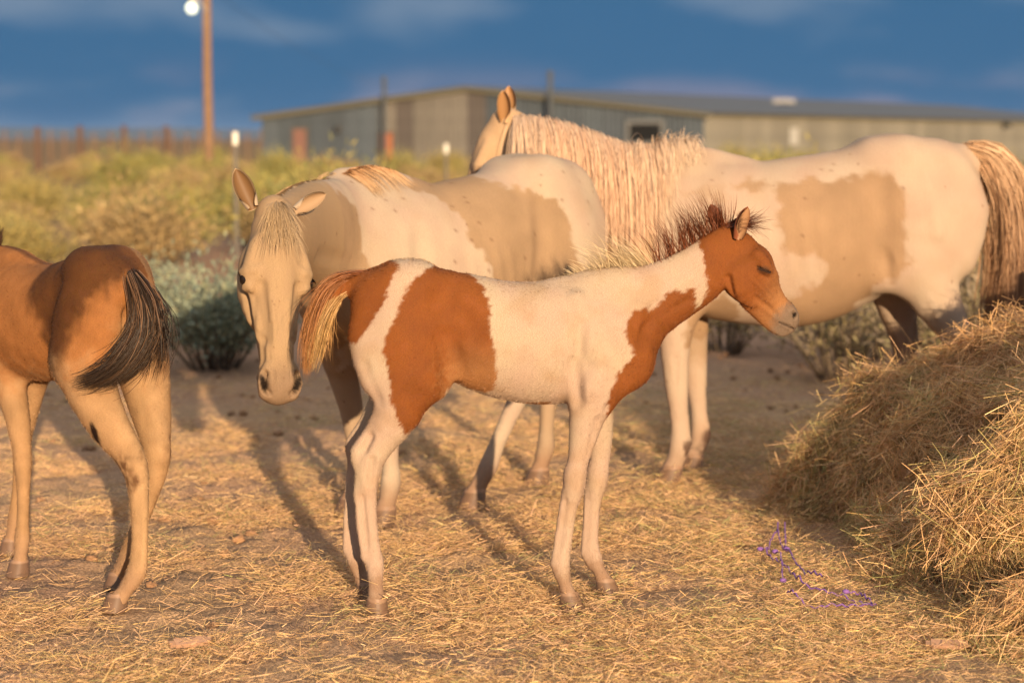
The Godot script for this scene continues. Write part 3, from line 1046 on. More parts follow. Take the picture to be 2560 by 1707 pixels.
# short hairs over a body
func fuzz_on(body: Shape, rng: RandomNumberGenerator, count: int, length: float, width: float) -> Shape:
	var sh := Shape.new()
	var area := PackedFloat32Array()
	var total := 0.0
	for k in range(0, body.idx.size(), 3):
		total += (body.v[body.idx[k + 1]] - body.v[body.idx[k]]).cross(body.v[body.idx[k + 2]] - body.v[body.idx[k]]).length() * 0.5
		area.append(total)
	for i in count:
		var k := area.bsearch(rng.randf() * total) * 3
		if k >= body.idx.size():
			continue
		var u := rng.randf()
		var w := rng.randf() * (1.0 - u)
		var i0 := body.idx[k]
		var p := body.v[i0] * (1.0 - u - w) + body.v[body.idx[k + 1]] * u + body.v[body.idx[k + 2]] * w
		var n := body.n[i0]
		if p.y < 0.06:
			continue
		var flow := Vector3(-0.8, -0.45, 0) if p.y > 0.55 else Vector3(-0.1, -1.0, 0)
		var d := (flow - n * flow.dot(n)).normalized()
		d = (d + n * rng.randf_range(0.15, 0.5) + Vector3(rng.randfn(), rng.randfn(), rng.randfn()) * 0.16).normalized()
		var s := d.cross(n).normalized()
		var roll := rng.randf_range(-1.3, 1.3)
		var up := s.cross(d).normalized()
		if up.dot(n) < 0.0:
			up = -up
		s = s * cos(roll) + up * sin(roll)
		var face := s.cross(d).normalized()
		if face.dot(n) < 0.0:
			face = -face
		var l := length * rng.randf_range(0.6, 1.3)
		var col := body.c[i0] * rng.randf_range(0.74, 1.12)
		var k0 := sh.v.size()
		p -= n * 0.001
		for e in [p - s * width * 0.5, p + s * width * 0.5, p + d * l * 0.6 + n * l * 0.06, p + d * l]:
			sh.v.append(e)
			sh.n.append(face)
			sh.c.append(col)
		sh.idx.append_array(PackedInt32Array([k0, k0 + 2, k0 + 1, k0 + 1, k0 + 2, k0 + 3]))
	sh.faced()
	return sh

# ---- a grown horse's head, set at its poll, running along down with the face towards face

func mare_head(F: Field, at: Vector3, down: Vector3, face: Vector3, size: float) -> Basis:
	var d := down.normalized()
	var v := (face - d * face.dot(d)).normalized()
	var w := d.cross(v)
	var put := func(pts: Array, s := 1.0) -> Array:
		var out := []
		for p in pts:
			var q: Vector3 = at + (d * p[0] + v * p[1] + w * (p[2] * s)) * size
			out.append([q.x, q.y, q.z, p[3] * size])
		return out
	F.chain(put.call([[0.0, -0.04, 0, 0.078], [0.10, -0.055, 0, 0.10], [0.22, -0.062, 0, 0.098], [0.34, -0.055, 0, 0.072], [0.46, -0.042, 0, 0.058], [0.56, -0.042, 0, 0.054]]), 0.80, 0.04, w, 2)
	F.chain(put.call([[0.08, 0.005, 0, 0.042], [0.20, 0.005, 0, 0.042], [0.34, -0.018, 0, 0.036], [0.50, -0.022, 0, 0.034]]), 1.35, 0.03, w, 2)
	for s in [-1.0, 1.0]:
		F.chain(put.call([[0.12, -0.012, 0.055, 0.040], [0.18, -0.010, 0.078, 0.036], [0.23, -0.025, 0.086, 0.030]], s), 1.0, 0.03, w, 2)
		F.chain(put.call([[0.195, -0.030, 0.090, 0.024], [0.215, -0.038, 0.088, 0.024]], s), 1.0, 0.016, w)
		F.chain(put.call([[0.194, -0.055, 0.106, 0.010], [0.195, -0.03, 0.114, 0.012], [0.198, 0.0, 0.104, 0.012], [0.200, 0.015, 0.085, 0.012]], s), 1.0, 0.010, w)
		F.chain(put.call([[0.240, -0.055, 0.098, 0.008], [0.248, -0.03, 0.104, 0.009], [0.248, -0.005, 0.094, 0.009]], s), 1.0, 0.010, w)
		F.chain(put.call([[0.14, -0.125, 0.052, 0.072], [0.22, -0.130, 0.058, 0.070], [0.30, -0.115, 0.050, 0.050]], s), 0.62, 0.03, w, 2)
		F.chain(put.call([[0.24, -0.045, 0.080, 0.013], [0.31, -0.05, 0.068, 0.014], [0.40, -0.05, 0.050, 0.012]], s), 1.0, 0.022, w)
		F.chain(put.call([[0.28, -0.15, 0.022, 0.030], [0.40, -0.125, 0.018, 0.028], [0.52, -0.095, 0.012, 0.028]], s), 0.9, 0.03, w)
		F.chain(put.call([[0.52, -0.010, 0.036, 0.024], [0.56, -0.014, 0.046, 0.027], [0.592, -0.030, 0.044, 0.022]], s), 1.0, 0.016, w, 2)
	F.chain(put.call([[0.54, -0.048, 0, 0.052], [0.582, -0.050, 0, 0.044]]), 1.28, 0.02, w)
	F.chain(put.call([[0.53, -0.098, 0, 0.034], [0.576, -0.092, 0, 0.028]]), 1.15, 0.010, w)
	return Basis(d, v, w)

func head_marks(at: Vector3, b: Basis, size: float) -> Array:
	var out := []
	for s in [-1.0, 1.0]:
		for m in [[0.540, 0.008, 0.056, 0.592, 0.0, 0.052, 0.018, -0.026], [0.585, 0.0, 0.050, 0.598, -0.01, 0.038, 0.013, -0.014], [0.535, 0.02, 0.03, 0.59, 0.01, 0.024, 0.016, 0.005], [0.60, -0.02, 0.02, 0.605, -0.02, -0.02, 0.01, -0.004], [0.55, 0.0, 0.080, 0.59, -0.01, 0.075, 0.012, 0.004],
				[0.25, 0.012, 0.060, 0.42, -0.006, 0.044, 0.032, -0.006], [0.26, -0.075, 0.080, 0.42, -0.075, 0.052, 0.034, -0.007], [0.20, 0.02, 0.03, 0.36, 0.012, 0.026, 0.016, 0.004], [0.36, -0.045, 0.06, 0.50, -0.045, 0.055, 0.018, 0.004], [0.44, 0.0, 0.03, 0.54, 0.0, 0.036, 0.012, -0.004],
				[0.575, -0.078, 0.045, 0.61, -0.078, 0.030, 0.009, -0.008], 
				[0.255, -0.05, 0.105, 0.31, -0.06, 0.088, 0.022, -0.005], [0.245, -0.01, 0.09, 0.38, -0.03, 0.06, 0.016, 0.004], [0.16, -0.09, 0.10, 0.34, -0.10, 0.07, 0.02, -0.006], [0.10, 0.02, 0.06, 0.17, 0.02, 0.075, 0.025, -0.006], [0.42, -0.02, 0.05, 0.52, -0.02, 0.045, 0.02, -0.004],
				[0.30, 0.025, 0.022, 0.45, 0.012, 0.02, 0.012, 0.003]]:
			var p := at + b * (Vector3(m[0], m[1], m[2] * s) * size)
			var q := at + b * (Vector3(m[3], m[4], m[5] * s) * size)
			out.append([p.x, p.y, p.z, q.x, q.y, q.z, m[6] * size, m[7] * size])
	return out

# ---- the cream mare with her head lowered towards the camera

func grow_cream() -> Dictionary:
	var rng := RandomNumberGenerator.new()
	rng.seed = 202
	var F := Field.new()
	mare_trunk(F, 0.9, -0.03, 0.945, 0.93)
	limb(F, [[0.56, 0.78, -0.12, 0.105], [0.555, 0.66, -0.135, 0.084], [0.55, 0.55, -0.14, 0.062], [0.54, 0.43, -0.14, 0.052], [0.536, 0.36, -0.14, 0.045], [0.53, 0.24, -0.14, 0.035], [0.527, 0.165, -0.14, 0.044], [0.545, 0.095, -0.14, 0.037], [0.558, 0.06, -0.14, 0.044]])
	limb(F, [[0.60, 0.80, 0.12, 0.105], [0.58, 0.68, 0.13, 0.086], [0.55, 0.56, 0.135, 0.064], [0.515, 0.44, 0.135, 0.052], [0.505, 0.37, 0.135, 0.045], [0.49, 0.25, 0.135, 0.035], [0.485, 0.165, 0.135, 0.044], [0.503, 0.095, 0.135, 0.037], [0.517, 0.06, 0.135, 0.044]])
	limb(F, [[-0.34, 0.92, -0.13, 0.135], [-0.30, 0.77, -0.14, 0.098], [-0.26, 0.64, -0.14, 0.068], [-0.225, 0.555, -0.13, 0.057], [-0.19, 0.49, -0.12, 0.050], [-0.14, 0.40, -0.11, 0.041], [-0.065, 0.25, -0.09, 0.035], [-0.025, 0.165, -0.085, 0.043], [0.018, 0.098, -0.08, 0.036], [0.044, 0.06, -0.08, 0.044]])
	limb(F, [[-0.37, 0.90, 0.13, 0.135], [-0.45, 0.75, 0.14, 0.098], [-0.52, 0.63, 0.14, 0.068], [-0.555, 0.55, 0.14, 0.057], [-0.565, 0.48, 0.14, 0.050], [-0.56, 0.38, 0.14, 0.041], [-0.55, 0.24, 0.14, 0.035], [-0.545, 0.16, 0.14, 0.043], [-0.52, 0.092, 0.14, 0.036], [-0.505, 0.06, 0.14, 0.044]])
	F.chain([[-0.62, 1.30, 0, 0.05], [-0.67, 1.27, 0.01, 0.04], [-0.70, 1.18, 0.03, 0.03]], 1.0, 0.04)
	var neck_from := F.a.size()
	F.chain([[0.50, 1.06, 0, 0.25], [0.70, 1.11, -0.05, 0.235], [0.90, 1.145, -0.18, 0.200], [1.09, 1.165, -0.34, 0.165], [1.25, 1.175, -0.50, 0.135], [1.36, 1.18, -0.61, 0.105]], 0.58, 0.09, Vector3(0.55, 0, 0.83), 3)
	var poll := Vector3(1.41, 1.245, -0.66)
	var size := 1.03
	var b := mare_head(F, poll, Vector3(0.19, -0.935, -0.30), Vector3(0.30, 0.376, -0.90), size)
	var cut := poll + b * Vector3(0.10, -0.16, 0)
	var along := (b * Vector3(0.55, 0.8, 0)).normalized()
	var nets := [F.net(0.0135, cut + along * 0.035, -along), F.net(0.0055, cut, along)]
	var marks := head_marks(poll, b, size)
	for k in 7:
		marks.append([0.36 - k * 0.065, 1.16, -0.27, 0.30 - k * 0.065, 0.86, -0.27, 0.026, 0.004])
	marks.append_array([
		[-0.20, 1.28, -0.22, -0.17, 0.95, -0.26, 0.07, -0.012], [-0.22, 1.1, -0.25, -0.2, 0.8, -0.22, 0.03, -0.006],
		[0.62, 1.2, -0.12, 0.70, 0.92, -0.16, 0.06, -0.014], [0.44, 1.2, -0.24, 0.46, 0.86, -0.24, 0.06, -0.010],
		[0.80, 1.05, -0.2, 1.1, 1.1, -0.42, 0.05, -0.008], [0.52, 1.30, -0.06, 0.62, 1.0, -0.2, 0.04, 0.006]])
	var shoulder := outline([V(1.037, 1.369), V(0.898, 1.416), V(0.755, 1.45), V(0.5, 1.5), V(0.3, 1.40), V(0.38, 1.30), V(0.263, 1.257), V(0.207, 1.187), V(0.207, 1.118), V(0.151, 1.047), V(0.105, 0.975), V(0.059, 0.868), V(0.0, 0.6), V(0.62, 0.6), V(0.615, 0.779), V(0.638, 0.934), V(0.701, 1.056), V(0.73, 1.138), V(0.72, 1.237), V(0.80, 1.30)])
	var rump := outline([V(0.02, 1.46), V(-0.153, 1.5), V(-0.424, 1.5), V(-0.9, 1.3), V(-0.9, 0.907), V(-0.45, 0.80), V(-0.40, 0.917), V(-0.349, 1.064), V(-0.324, 1.173), V(-0.275, 1.255), V(-0.202, 1.283), V(-0.059, 1.304), V(0.0, 1.341), V(0.02, 1.393)])
	var noise := FastNoiseLite.new()
	noise.seed = 14
	noise.frequency = 16.0
	noise.fractal_octaves = 3
	var white := Color(0.585, 0.46, 0.34)
	var tan := Color(0.43, 0.285, 0.17)
	var coat := func(p: Vector3, _n: Vector3) -> Color:
		var w := Vector2(noise.get_noise_3d(p.x, p.y, p.z), noise.get_noise_3d(p.y + 7.0, p.z, p.x)) * 0.03
		var e := Vector2(p.x, p.y) + w
		var k := 0.0
		if p.x > -0.95 and p.x < 0.95:
			k = maxf(inside(e, shoulder, 0.008), inside(e, rump, 0.008))
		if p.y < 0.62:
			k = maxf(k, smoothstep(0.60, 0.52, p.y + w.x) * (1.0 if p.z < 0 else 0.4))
		var blotch := noise.get_noise_3d(p.x * 0.3, p.y * 0.3 + 4.0, p.z * 0.3)
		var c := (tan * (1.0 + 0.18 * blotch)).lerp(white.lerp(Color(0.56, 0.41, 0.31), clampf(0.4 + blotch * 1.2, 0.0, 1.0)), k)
		if p.x > 0.85:
			c = c.lerp(Color(0.50, 0.335, 0.19), 0.75)
			var h := b.transposed() * (p - poll) / size
			c = c.lerp(Color(0.30, 0.20, 0.13), smoothstep(0.47, 0.57, h.x + w.x) * 0.85)
			var ns := Vector2((h.x - 0.566) / 0.034, (absf(h.z) - 0.056 + (h.x - 0.566) * 0.25) / 0.015)
			c = c.lerp(Color(0.025, 0.018, 0.014), smoothstep(1.0, 0.6, ns.length()) * smoothstep(-0.06, -0.02, h.y))
			c = c.lerp(Color(0.05, 0.03, 0.02), smoothstep(0.006, 0.003, absf(h.y + 0.077)) * smoothstep(0.53, 0.56, h.x))
			var ey := Vector2((h.x - 0.217) / 0.026, (h.y + 0.040) / 0.020)
			c = c.lerp(Color(0.07, 0.045, 0.03), smoothstep(1.5, 0.9, ey.length()) * smoothstep(0.085, 0.10, absf(h.z)))
		var dust := noise.get_noise_3d(p.x * 0.25 + 3.0, p.y * 0.25, p.z * 0.25)
		c = c.lerp(Color(0.46, 0.31, 0.19), clampf(dust * 0.5 - 0.03, 0.0, 0.3))
		if p.y < 0.2:
			c = c.lerp(Color(0.36, 0.21, 0.13), smoothstep(0.22, 0.08, p.y + w.x) * 0.8)
		var fly := noise.get_noise_3d(p.x * 5.0, p.y * 5.0 + 9.0, p.z * 5.0)
		if fly > 0.62:
			c = c.lerp(Color(0.2, 0.1, 0.06), 0.6)
		return c
	var out := {"body": [[merged(nets, marks, coat), "coat"]]}
	var mane := Shape.new()
	var crest := [Vector3(0.46, 1.37, 0.0), Vector3(0.62, 1.375, -0.01), Vector3(0.74, 1.36, -0.06), Vector3(0.90, 1.355, -0.17), Vector3(1.08, 1.335, -0.33), Vector3(1.25, 1.31, -0.49), Vector3(1.36, 1.29, -0.60)]
	for i in 1100:
		var s := rng.randf() * 6.0
		if s > 1.6 and i % 4 > 0:
			continue
		var k := mini(int(s), 5)
		var root: Vector3 = crest[k].lerp(crest[k + 1], s - k)
		root -= F.grad(root) * (F.value(root) + 0.004)
		var dir := Vector3(0.05, 0.1, 0.9) + Vector3(rng.randfn(), rng.randfn(), rng.randfn()) * 0.10
		if s < 1.6:
			dir = Vector3(-0.75, 0.12, -0.35) + Vector3(rng.randfn(), rng.randfn(), rng.randfn()) * 0.08
		var pts := fall(F, 0, -1, root, dir, rng.randf_range(0.08, 0.2), 0.35, 6, 0.003)
		var tone := rng.randf_range(0.8, 1.12)
		mane.ribbon(pts, 0.0035, Vector3(1, 0.2, rng.randfn()), (Color(0.58, 0.42, 0.26) if s > 1.6 else Color(0.56, 0.30, 0.14)) * tone, Color(0.56, 0.38, 0.22) * tone, 0.8)
	out.mane = [[mane, "hair"]]
	var fore := Shape.new()
	for i in 800:
		var at := Vector3(rng.randf_range(-0.05, 0.05), 0.045, rng.randfn() * 0.022)
		var root := poll + b * at * size
		root -= F.grad(root, neck_from) * (F.value(root, neck_from) + 0.002)
		var l := rng.randf_range(0.05, 0.165)
		var fan := at.z * 1.6 + rng.randfn() * 0.07
		var pts := fall(F, neck_from, -1, root, b * Vector3(0.95, 0.06, fan), l, 0.03, 9, 0.002 + rng.randf() * 0.005, b * Vector3(0.08, -0.05, fan * 0.12))
		var tone := rng.randf_range(0.85, 1.12)
		fore.ribbon(pts, 0.0015, b * Vector3(0, 0.2, 1), Color(0.53, 0.37, 0.21) * tone, Color(0.58, 0.42, 0.25) * tone, 0.9)
	out.forelock = [[fore, "hair"]]
	var tail := Shape.new()
	lock(tail, rng, [Vector3(-0.66, 1.28, 0.0), Vector3(-0.72, 1.18, 0.03), Vector3(-0.74, 0.95, 0.08), Vector3(-0.73, 0.7, 0.14), Vector3(-0.72, 0.4, 0.20)], [0.014, 0.03, 0.045, 0.05, 0.045], 500, 0.007, Color(0.55, 0.33, 0.16), Color(0.42, 0.2, 0.09))
	out.tail = [[tail, "hair"]]
	out.ear = []
	for s in [1.0, -1.0]:
		var e := Shape.new()
		# her right ear pricks up, her left ear tips out to the side
		var axis := b * Vector3(-0.135, -0.02, 0.05) if s > 0 else b * Vector3(-0.085, -0.05, -0.115)
		ear(e, poll + b * Vector3(-0.028, -0.035, s * 0.068) * size, axis * 1.05, b * (Vector3(0.1, 1.0, 0.35) if s > 0 else Vector3(-0.1, 0.55, -0.8)), 0.040 if s > 0 else 0.032, Color(0.62, 0.46, 0.30), Color(0.20, 0.11, 0.05) if s > 0 else Color(0.46, 0.31, 0.19))
		out.ear.append([e, "hair"])
	out.eye = []
	for s in [1.0, -1.0]:
		var e := Shape.new()
		ball(e, poll + b * Vector3(0.221, -0.022, s * 0.101) * size, Vector3.ONE * 0.0235, Color(0.02, 0.012, 0.008), 8)
		for i in 18:
			var u := i / 17.0
			var root := poll + b * Vector3(0.209, lerpf(-0.035, 0.0, u), s * lerpf(0.124, 0.112, u)) * size
			e.ribbon(fall(F, 0, 0, root, b * Vector3(0.7, 0.5, s * 0.6), 0.022, 0.05, 2, -1.0), 0.0022, b * Vector3(0, 1, 0), Color(0.55, 0.42, 0.28), Color(0.7, 0.55, 0.38))
		out.eye.append([e, "eye"])
	out.hoof = []
	for h in [[0.565, -0.14, -2.0], [0.523, 0.135, 4.0], [0.054, -0.08, 6.0], [-0.50, 0.14, 0.0]]:
		var sh := Shape.new()
		hoof(sh, Vector3(h[0], 0.0, h[1]), h[2], 0.049, 0.068)
		out.hoof.append([sh, "hair"])
	return out

# ---- the tall cream and tan paint mare standing broadside behind

func grow_paint() -> Dictionary:
	var rng := RandomNumberGenerator.new()
	rng.seed = 303
	var F := Field.new()
	mare_trunk(F, 1, 0, 1, 1)
	limb(F, [[0.63, 0.83, -0.13, 0.11], [0.648, 0.71, -0.145, 0.088], [0.652, 0.59, -0.15, 0.066], [0.646, 0.47, -0.15, 0.056], [0.641, 0.40, -0.15, 0.050], [0.632, 0.27, -0.15, 0.037], [0.626, 0.17, -0.15, 0.048], [0.646, 0.10, -0.15, 0.040], [0.660, 0.066, -0.15, 0.047]])
	F.chain([[0.612, 0.39, -0.15, 0.016], [0.600, 0.28, -0.15, 0.014], [0.590, 0.18, -0.15, 0.018]], 1.0, 0.012)
	limb(F, [[0.63, 0.83, 0.13, 0.11], [0.565, 0.71, 0.155, 0.088], [0.545, 0.59, 0.165, 0.066], [0.535, 0.47, 0.17, 0.056], [0.53, 0.40, 0.17, 0.050], [0.515, 0.27, 0.17, 0.037], [0.505, 0.17, 0.17, 0.048], [0.525, 0.10, 0.17, 0.040], [0.538, 0.066, 0.17, 0.047]])
	limb(F, [[-0.40, 0.96, -0.13, 0.145], [-0.48, 0.81, -0.14, 0.108], [-0.555, 0.68, -0.145, 0.075], [-0.595, 0.59, -0.145, 0.063], [-0.605, 0.52, -0.145, 0.054], [-0.60, 0.40, -0.145, 0.044], [-0.59, 0.26, -0.145, 0.037], [-0.58, 0.17, -0.145, 0.046], [-0.55, 0.095, -0.145, 0.039], [-0.53, 0.062, -0.145, 0.047]])
	limb(F, [[-0.36, 0.96, 0.13, 0.145], [-0.36, 0.81, 0.14, 0.108], [-0.385, 0.68, 0.145, 0.075], [-0.405, 0.59, 0.145, 0.063], [-0.405, 0.52, 0.145, 0.054], [-0.39, 0.40, 0.145, 0.044], [-0.37, 0.26, 0.145, 0.037], [-0.355, 0.17, 0.145, 0.046], [-0.325, 0.095, 0.145, 0.039], [-0.305, 0.062, 0.145, 0.047]])
	F.chain([[-0.62, 1.42, 0, 0.055], [-0.70, 1.40, 0, 0.045], [-0.77, 1.32, 0, 0.032]], 1.0, 0.05)
	var neck_from := F.a.size()
	F.chain([[0.60, 1.09, 0, 0.27], [0.84, 1.235, 0, 0.222], [1.04, 1.355, 0, 0.176], [1.19, 1.435, 0, 0.148], [1.33, 1.48, 0, 0.125]], 0.5, 0.1, Vector3(0, 0, 1), 3)
	var poll := Vector3(1.42, 1.575, -0.01)
	var b := mare_head(F, poll, Vector3(0.36, -0.88, 0.20), Vector3(0.85, 0.40, 0.10), 1.0)
	var nets := [F.net(0.0135)]
	var marks := head_marks(poll, b, 1.0)
	marks.append_array([
		[-0.20, 1.32, -0.24, -0.22, 1.0, -0.28, 0.08, -0.009], [-0.23, 1.02, -0.26, -0.27, 0.90, -0.2, 0.04, -0.010],
		[0.50, 1.2, -0.26, 0.50, 0.85, -0.25, 0.07, -0.012], [-0.38, 1.42, -0.17, -0.46, 1.1, -0.27, 0.05, 0.006],
		[-0.40, 0.92, -0.22, -0.48, 0.70, -0.22, 0.02, 0.005], [0.62, 0.75, -0.23, 0.65, 0.52, -0.21, 0.02, -0.006], [0.655, 0.56, -0.2, 0.645, 0.40, -0.2, 0.014, -0.004]])
	for k in 7:
		marks.append([0.36 - k * 0.075, 1.2, -0.28, 0.30 - k * 0.075, 0.82, -0.28, 0.03, 0.003])
	var big := outline([V(0.229, 1.302), V(0.177, 1.313), V(0.094, 1.333), V(0.011, 1.313), V(-0.072, 1.333), V(-0.196, 1.359), V(-0.269, 1.344), V(-0.301, 1.282), V(-0.324, 1.188), V(-0.316, 1.084), V(-0.339, 0.969), V(-0.298, 0.900), V(-0.245, 0.90), V(-0.144, 0.78), V(0.001, 0.60), V(0.147, 0.60), V(0.190, 0.749), V(0.191, 0.812), V(0.108, 0.854), V(0.035, 0.886), V(0.016, 0.959), V(0.068, 1.001), V(0.173, 1.011), V(0.205, 1.042), V(0.216, 1.126), V(0.227, 1.167), V(0.207, 1.209), V(0.239, 1.250)])
	var small := outline([V(0.416, 1.307), V(0.354, 1.328), V(0.260, 1.323), V(0.250, 1.292), V(0.312, 1.276), V(0.384, 1.276)])
	var sh1 := outline([V(0.613, 1.271), V(0.551, 1.292), V(0.447, 1.282), V(0.441, 1.230), V(0.509, 1.230), V(0.561, 1.250)])
	var belly := outline([V(0.62, 0.6), V(0.587, 0.749), V(0.504, 0.812), V(0.442, 0.833), V(0.378, 0.760), V(0.388, 0.60)])
	var noise := FastNoiseLite.new()
	noise.seed = 24
	noise.frequency = 13.0
	noise.fractal_octaves = 3
	var white := Color(0.585, 0.45, 0.335)
	var tan := Color(0.42, 0.27, 0.16)
	var coat := func(p: Vector3, _n: Vector3) -> Color:
		var w := Vector2(noise.get_noise_3d(p.x, p.y, p.z), noise.get_noise_3d(p.y + 7.0, p.z, p.x)) * 0.035
		var e := Vector2(p.x, p.y) + w
		var k := 0.0
		if p.x < 0.65 and p.y > 0.6:
			k = maxf(maxf(inside(e, big, 0.015), inside(e, small, 0.015) * 0.9), maxf(inside(e, sh1, 0.02) * 0.5, inside(e, belly, 0.015)))
		if p.z > 0.1 and p.y < 0.95 and p.y > 0.45:
			k = maxf(k, 0.6 * smoothstep(0.45, 0.55, p.y + w.x))
		var blotch := noise.get_noise_3d(p.x * 0.3, p.y * 0.3 + 4.0, p.z * 0.3)
		var c := white.lerp(Color(0.56, 0.40, 0.30), clampf(0.45 + blotch * 1.2, 0.0, 1.0)).lerp(tan * (1.0 + 0.2 * blotch), k)
		if p.x > 0.75:
			c = c.lerp(Color(0.62, 0.40, 0.22), 0.75)
			var h := b.transposed() * (p - poll)
			var ey := Vector2((h.x - 0.217) / 0.03, (h.y + 0.040) / 0.026)
			c = c.lerp(Color(0.05, 0.03, 0.02), smoothstep(1.6, 0.8, ey.length()) * smoothstep(0.07, 0.09, absf(h.z)))
			c = c.lerp(Color(0.25, 0.15, 0.09), smoothstep(0.48, 0.56, h.x))
		var dust := noise.get_noise_3d(p.x * 0.3 + 3.0, p.y * 0.3, p.z * 0.3)
		c = c.lerp(Color(0.50, 0.33, 0.20), clampf(dust * 0.5 - 0.05, 0.0, 0.3))
		if p.y < 0.3:
			c = c.lerp(Color(0.38, 0.23, 0.15), smoothstep(0.24, 0.05, p.y + w.x) * 0.7)
		if p.x < 0.61 and p.x > 0.45 and p.y < 0.22 and p.y > 0.1:
			c = c.lerp(Color(0.10, 0.05, 0.035), smoothstep(0.05, 0.025, minf(Vector2(p.x - 0.588, p.y - 0.155).length(), Vector2(p.x - 0.465, p.y - 0.16).length())) * 0.85)
		if noise.get_noise_3d(p.x * 5.0, p.y * 5.0 + 9.0, p.z * 5.0) > 0.63:
			c = c.lerp(Color(0.2, 0.1, 0.06), 0.6)
		return c
	var out := {"body": [[merged(nets, marks, coat), "coat"]]}
	var mane := Shape.new()
	var crest := [Vector3(0.56, 1.47, 0), Vector3(0.72, 1.465, 0), Vector3(0.87, 1.475, 0), Vector3(1.0, 1.52, 0), Vector3(1.16, 1.575, 0), Vector3(1.28, 1.61, 0), Vector3(1.36, 1.635, 0)]
	for i in 7600:
		var s := rng.randf() * 6.0
		var k := mini(int(s), 5)
		var root: Vector3 = crest[k].lerp(crest[k + 1], s - k)
		root -= F.grad(root, neck_from, neck_from + 12) * (F.value(root, neck_from, neck_from + 12) + 0.004) if s > 1.2 else Vector3(0, 0.02, 0)
		root.z += rng.randfn() * 0.008
		var clump := noise.get_noise_1d(root.x * 3.4)
		var l := rng.randf_range(0.22, 0.60) * lerpf(0.25, 1.0, smoothstep(0.0, 2.0, s)) * (1.0 + clump * 0.4)
		if s < 1.5 and rng.randf() > 0.25 + s * 0.5:
			continue
		var dir := Vector3(-0.08 + clump * 0.10, 0.10, -0.9) + Vector3(rng.randfn() * 1.6, rng.randfn(), rng.randfn()) * 0.07
		var pts := fall(F, 0 if s < 2.0 else neck_from, -1 if s < 2.0 else neck_from + 12, root, dir, l, 0.34, 8, 0.004 + rng.randf() * 0.010)
		var warm := clampf(0.40 + clump * 0.6 + rng.randfn() * 0.2, 0.0, 1.0) * smoothstep(0.3, 1.8, s) * (1.0 - 0.6 * smoothstep(4.2, 5.5, s))
		var col := Color(0.80, 0.60, 0.43).lerp(Color(0.80, 0.48, 0.30), warm) * rng.randf_range(0.92, 1.08)
		mane.ribbon(pts, 0.0028, Vector3(1, 0.1, rng.randfn() * 0.5), col, col * 0.95, 0.7)
	out.mane = [[mane, "hair"]]
	var tail := Shape.new()
	lock(tail, rng, [Vector3(-0.64, 1.455, 0), Vector3(-0.74, 1.41, 0), Vector3(-0.815, 1.28, 0), Vector3(-0.845, 1.10, 0.0), Vector3(-0.85, 0.90, 0.0), Vector3(-0.83, 0.68, 0.0), Vector3(-0.80, 0.42, 0.0)], [0.02, 0.04, 0.052, 0.055, 0.055, 0.055, 0.05], 3000, 0.0038, Color(0.76, 0.52, 0.33), Color(0.40, 0.21, 0.11), 0.35, 0.3)
	out.tail = [[tail, "hair"]]
	out.ear = []
	for s in [1.0, -1.0]:
		var e := Shape.new()
		ear(e, poll + b * Vector3(-0.02, -0.035, s * 0.062), Vector3(-0.0, 0.14, s * 0.03), Vector3(0.35, 0, -0.9), 0.038, Color(0.66, 0.43, 0.24), Color(0.40, 0.22, 0.10))
		out.ear.append([e, "hair"])
	out.eye = []
	for s in [1.0, -1.0]:
		var e := Shape.new()
		ball(e, poll + b * Vector3(0.215, -0.042, s * 0.0905), Vector3.ONE * 0.0235, Color(0.02, 0.012, 0.008), 8)
		out.eye.append([e, "eye"])
	out.hoof = []
	for h in [[0.668, -0.15, -4.0], [0.546, 0.17, 0.0], [-0.525, -0.145, 0.0], [-0.30, 0.145, 0.0]]:
		var sh := Shape.new()
		hoof(sh, Vector3(h[0], 0.0, h[1]), h[2], 0.052, 0.072)
		out.hoof.append([sh, "hair"])
	return out

# ---- the bay foal seen from behind

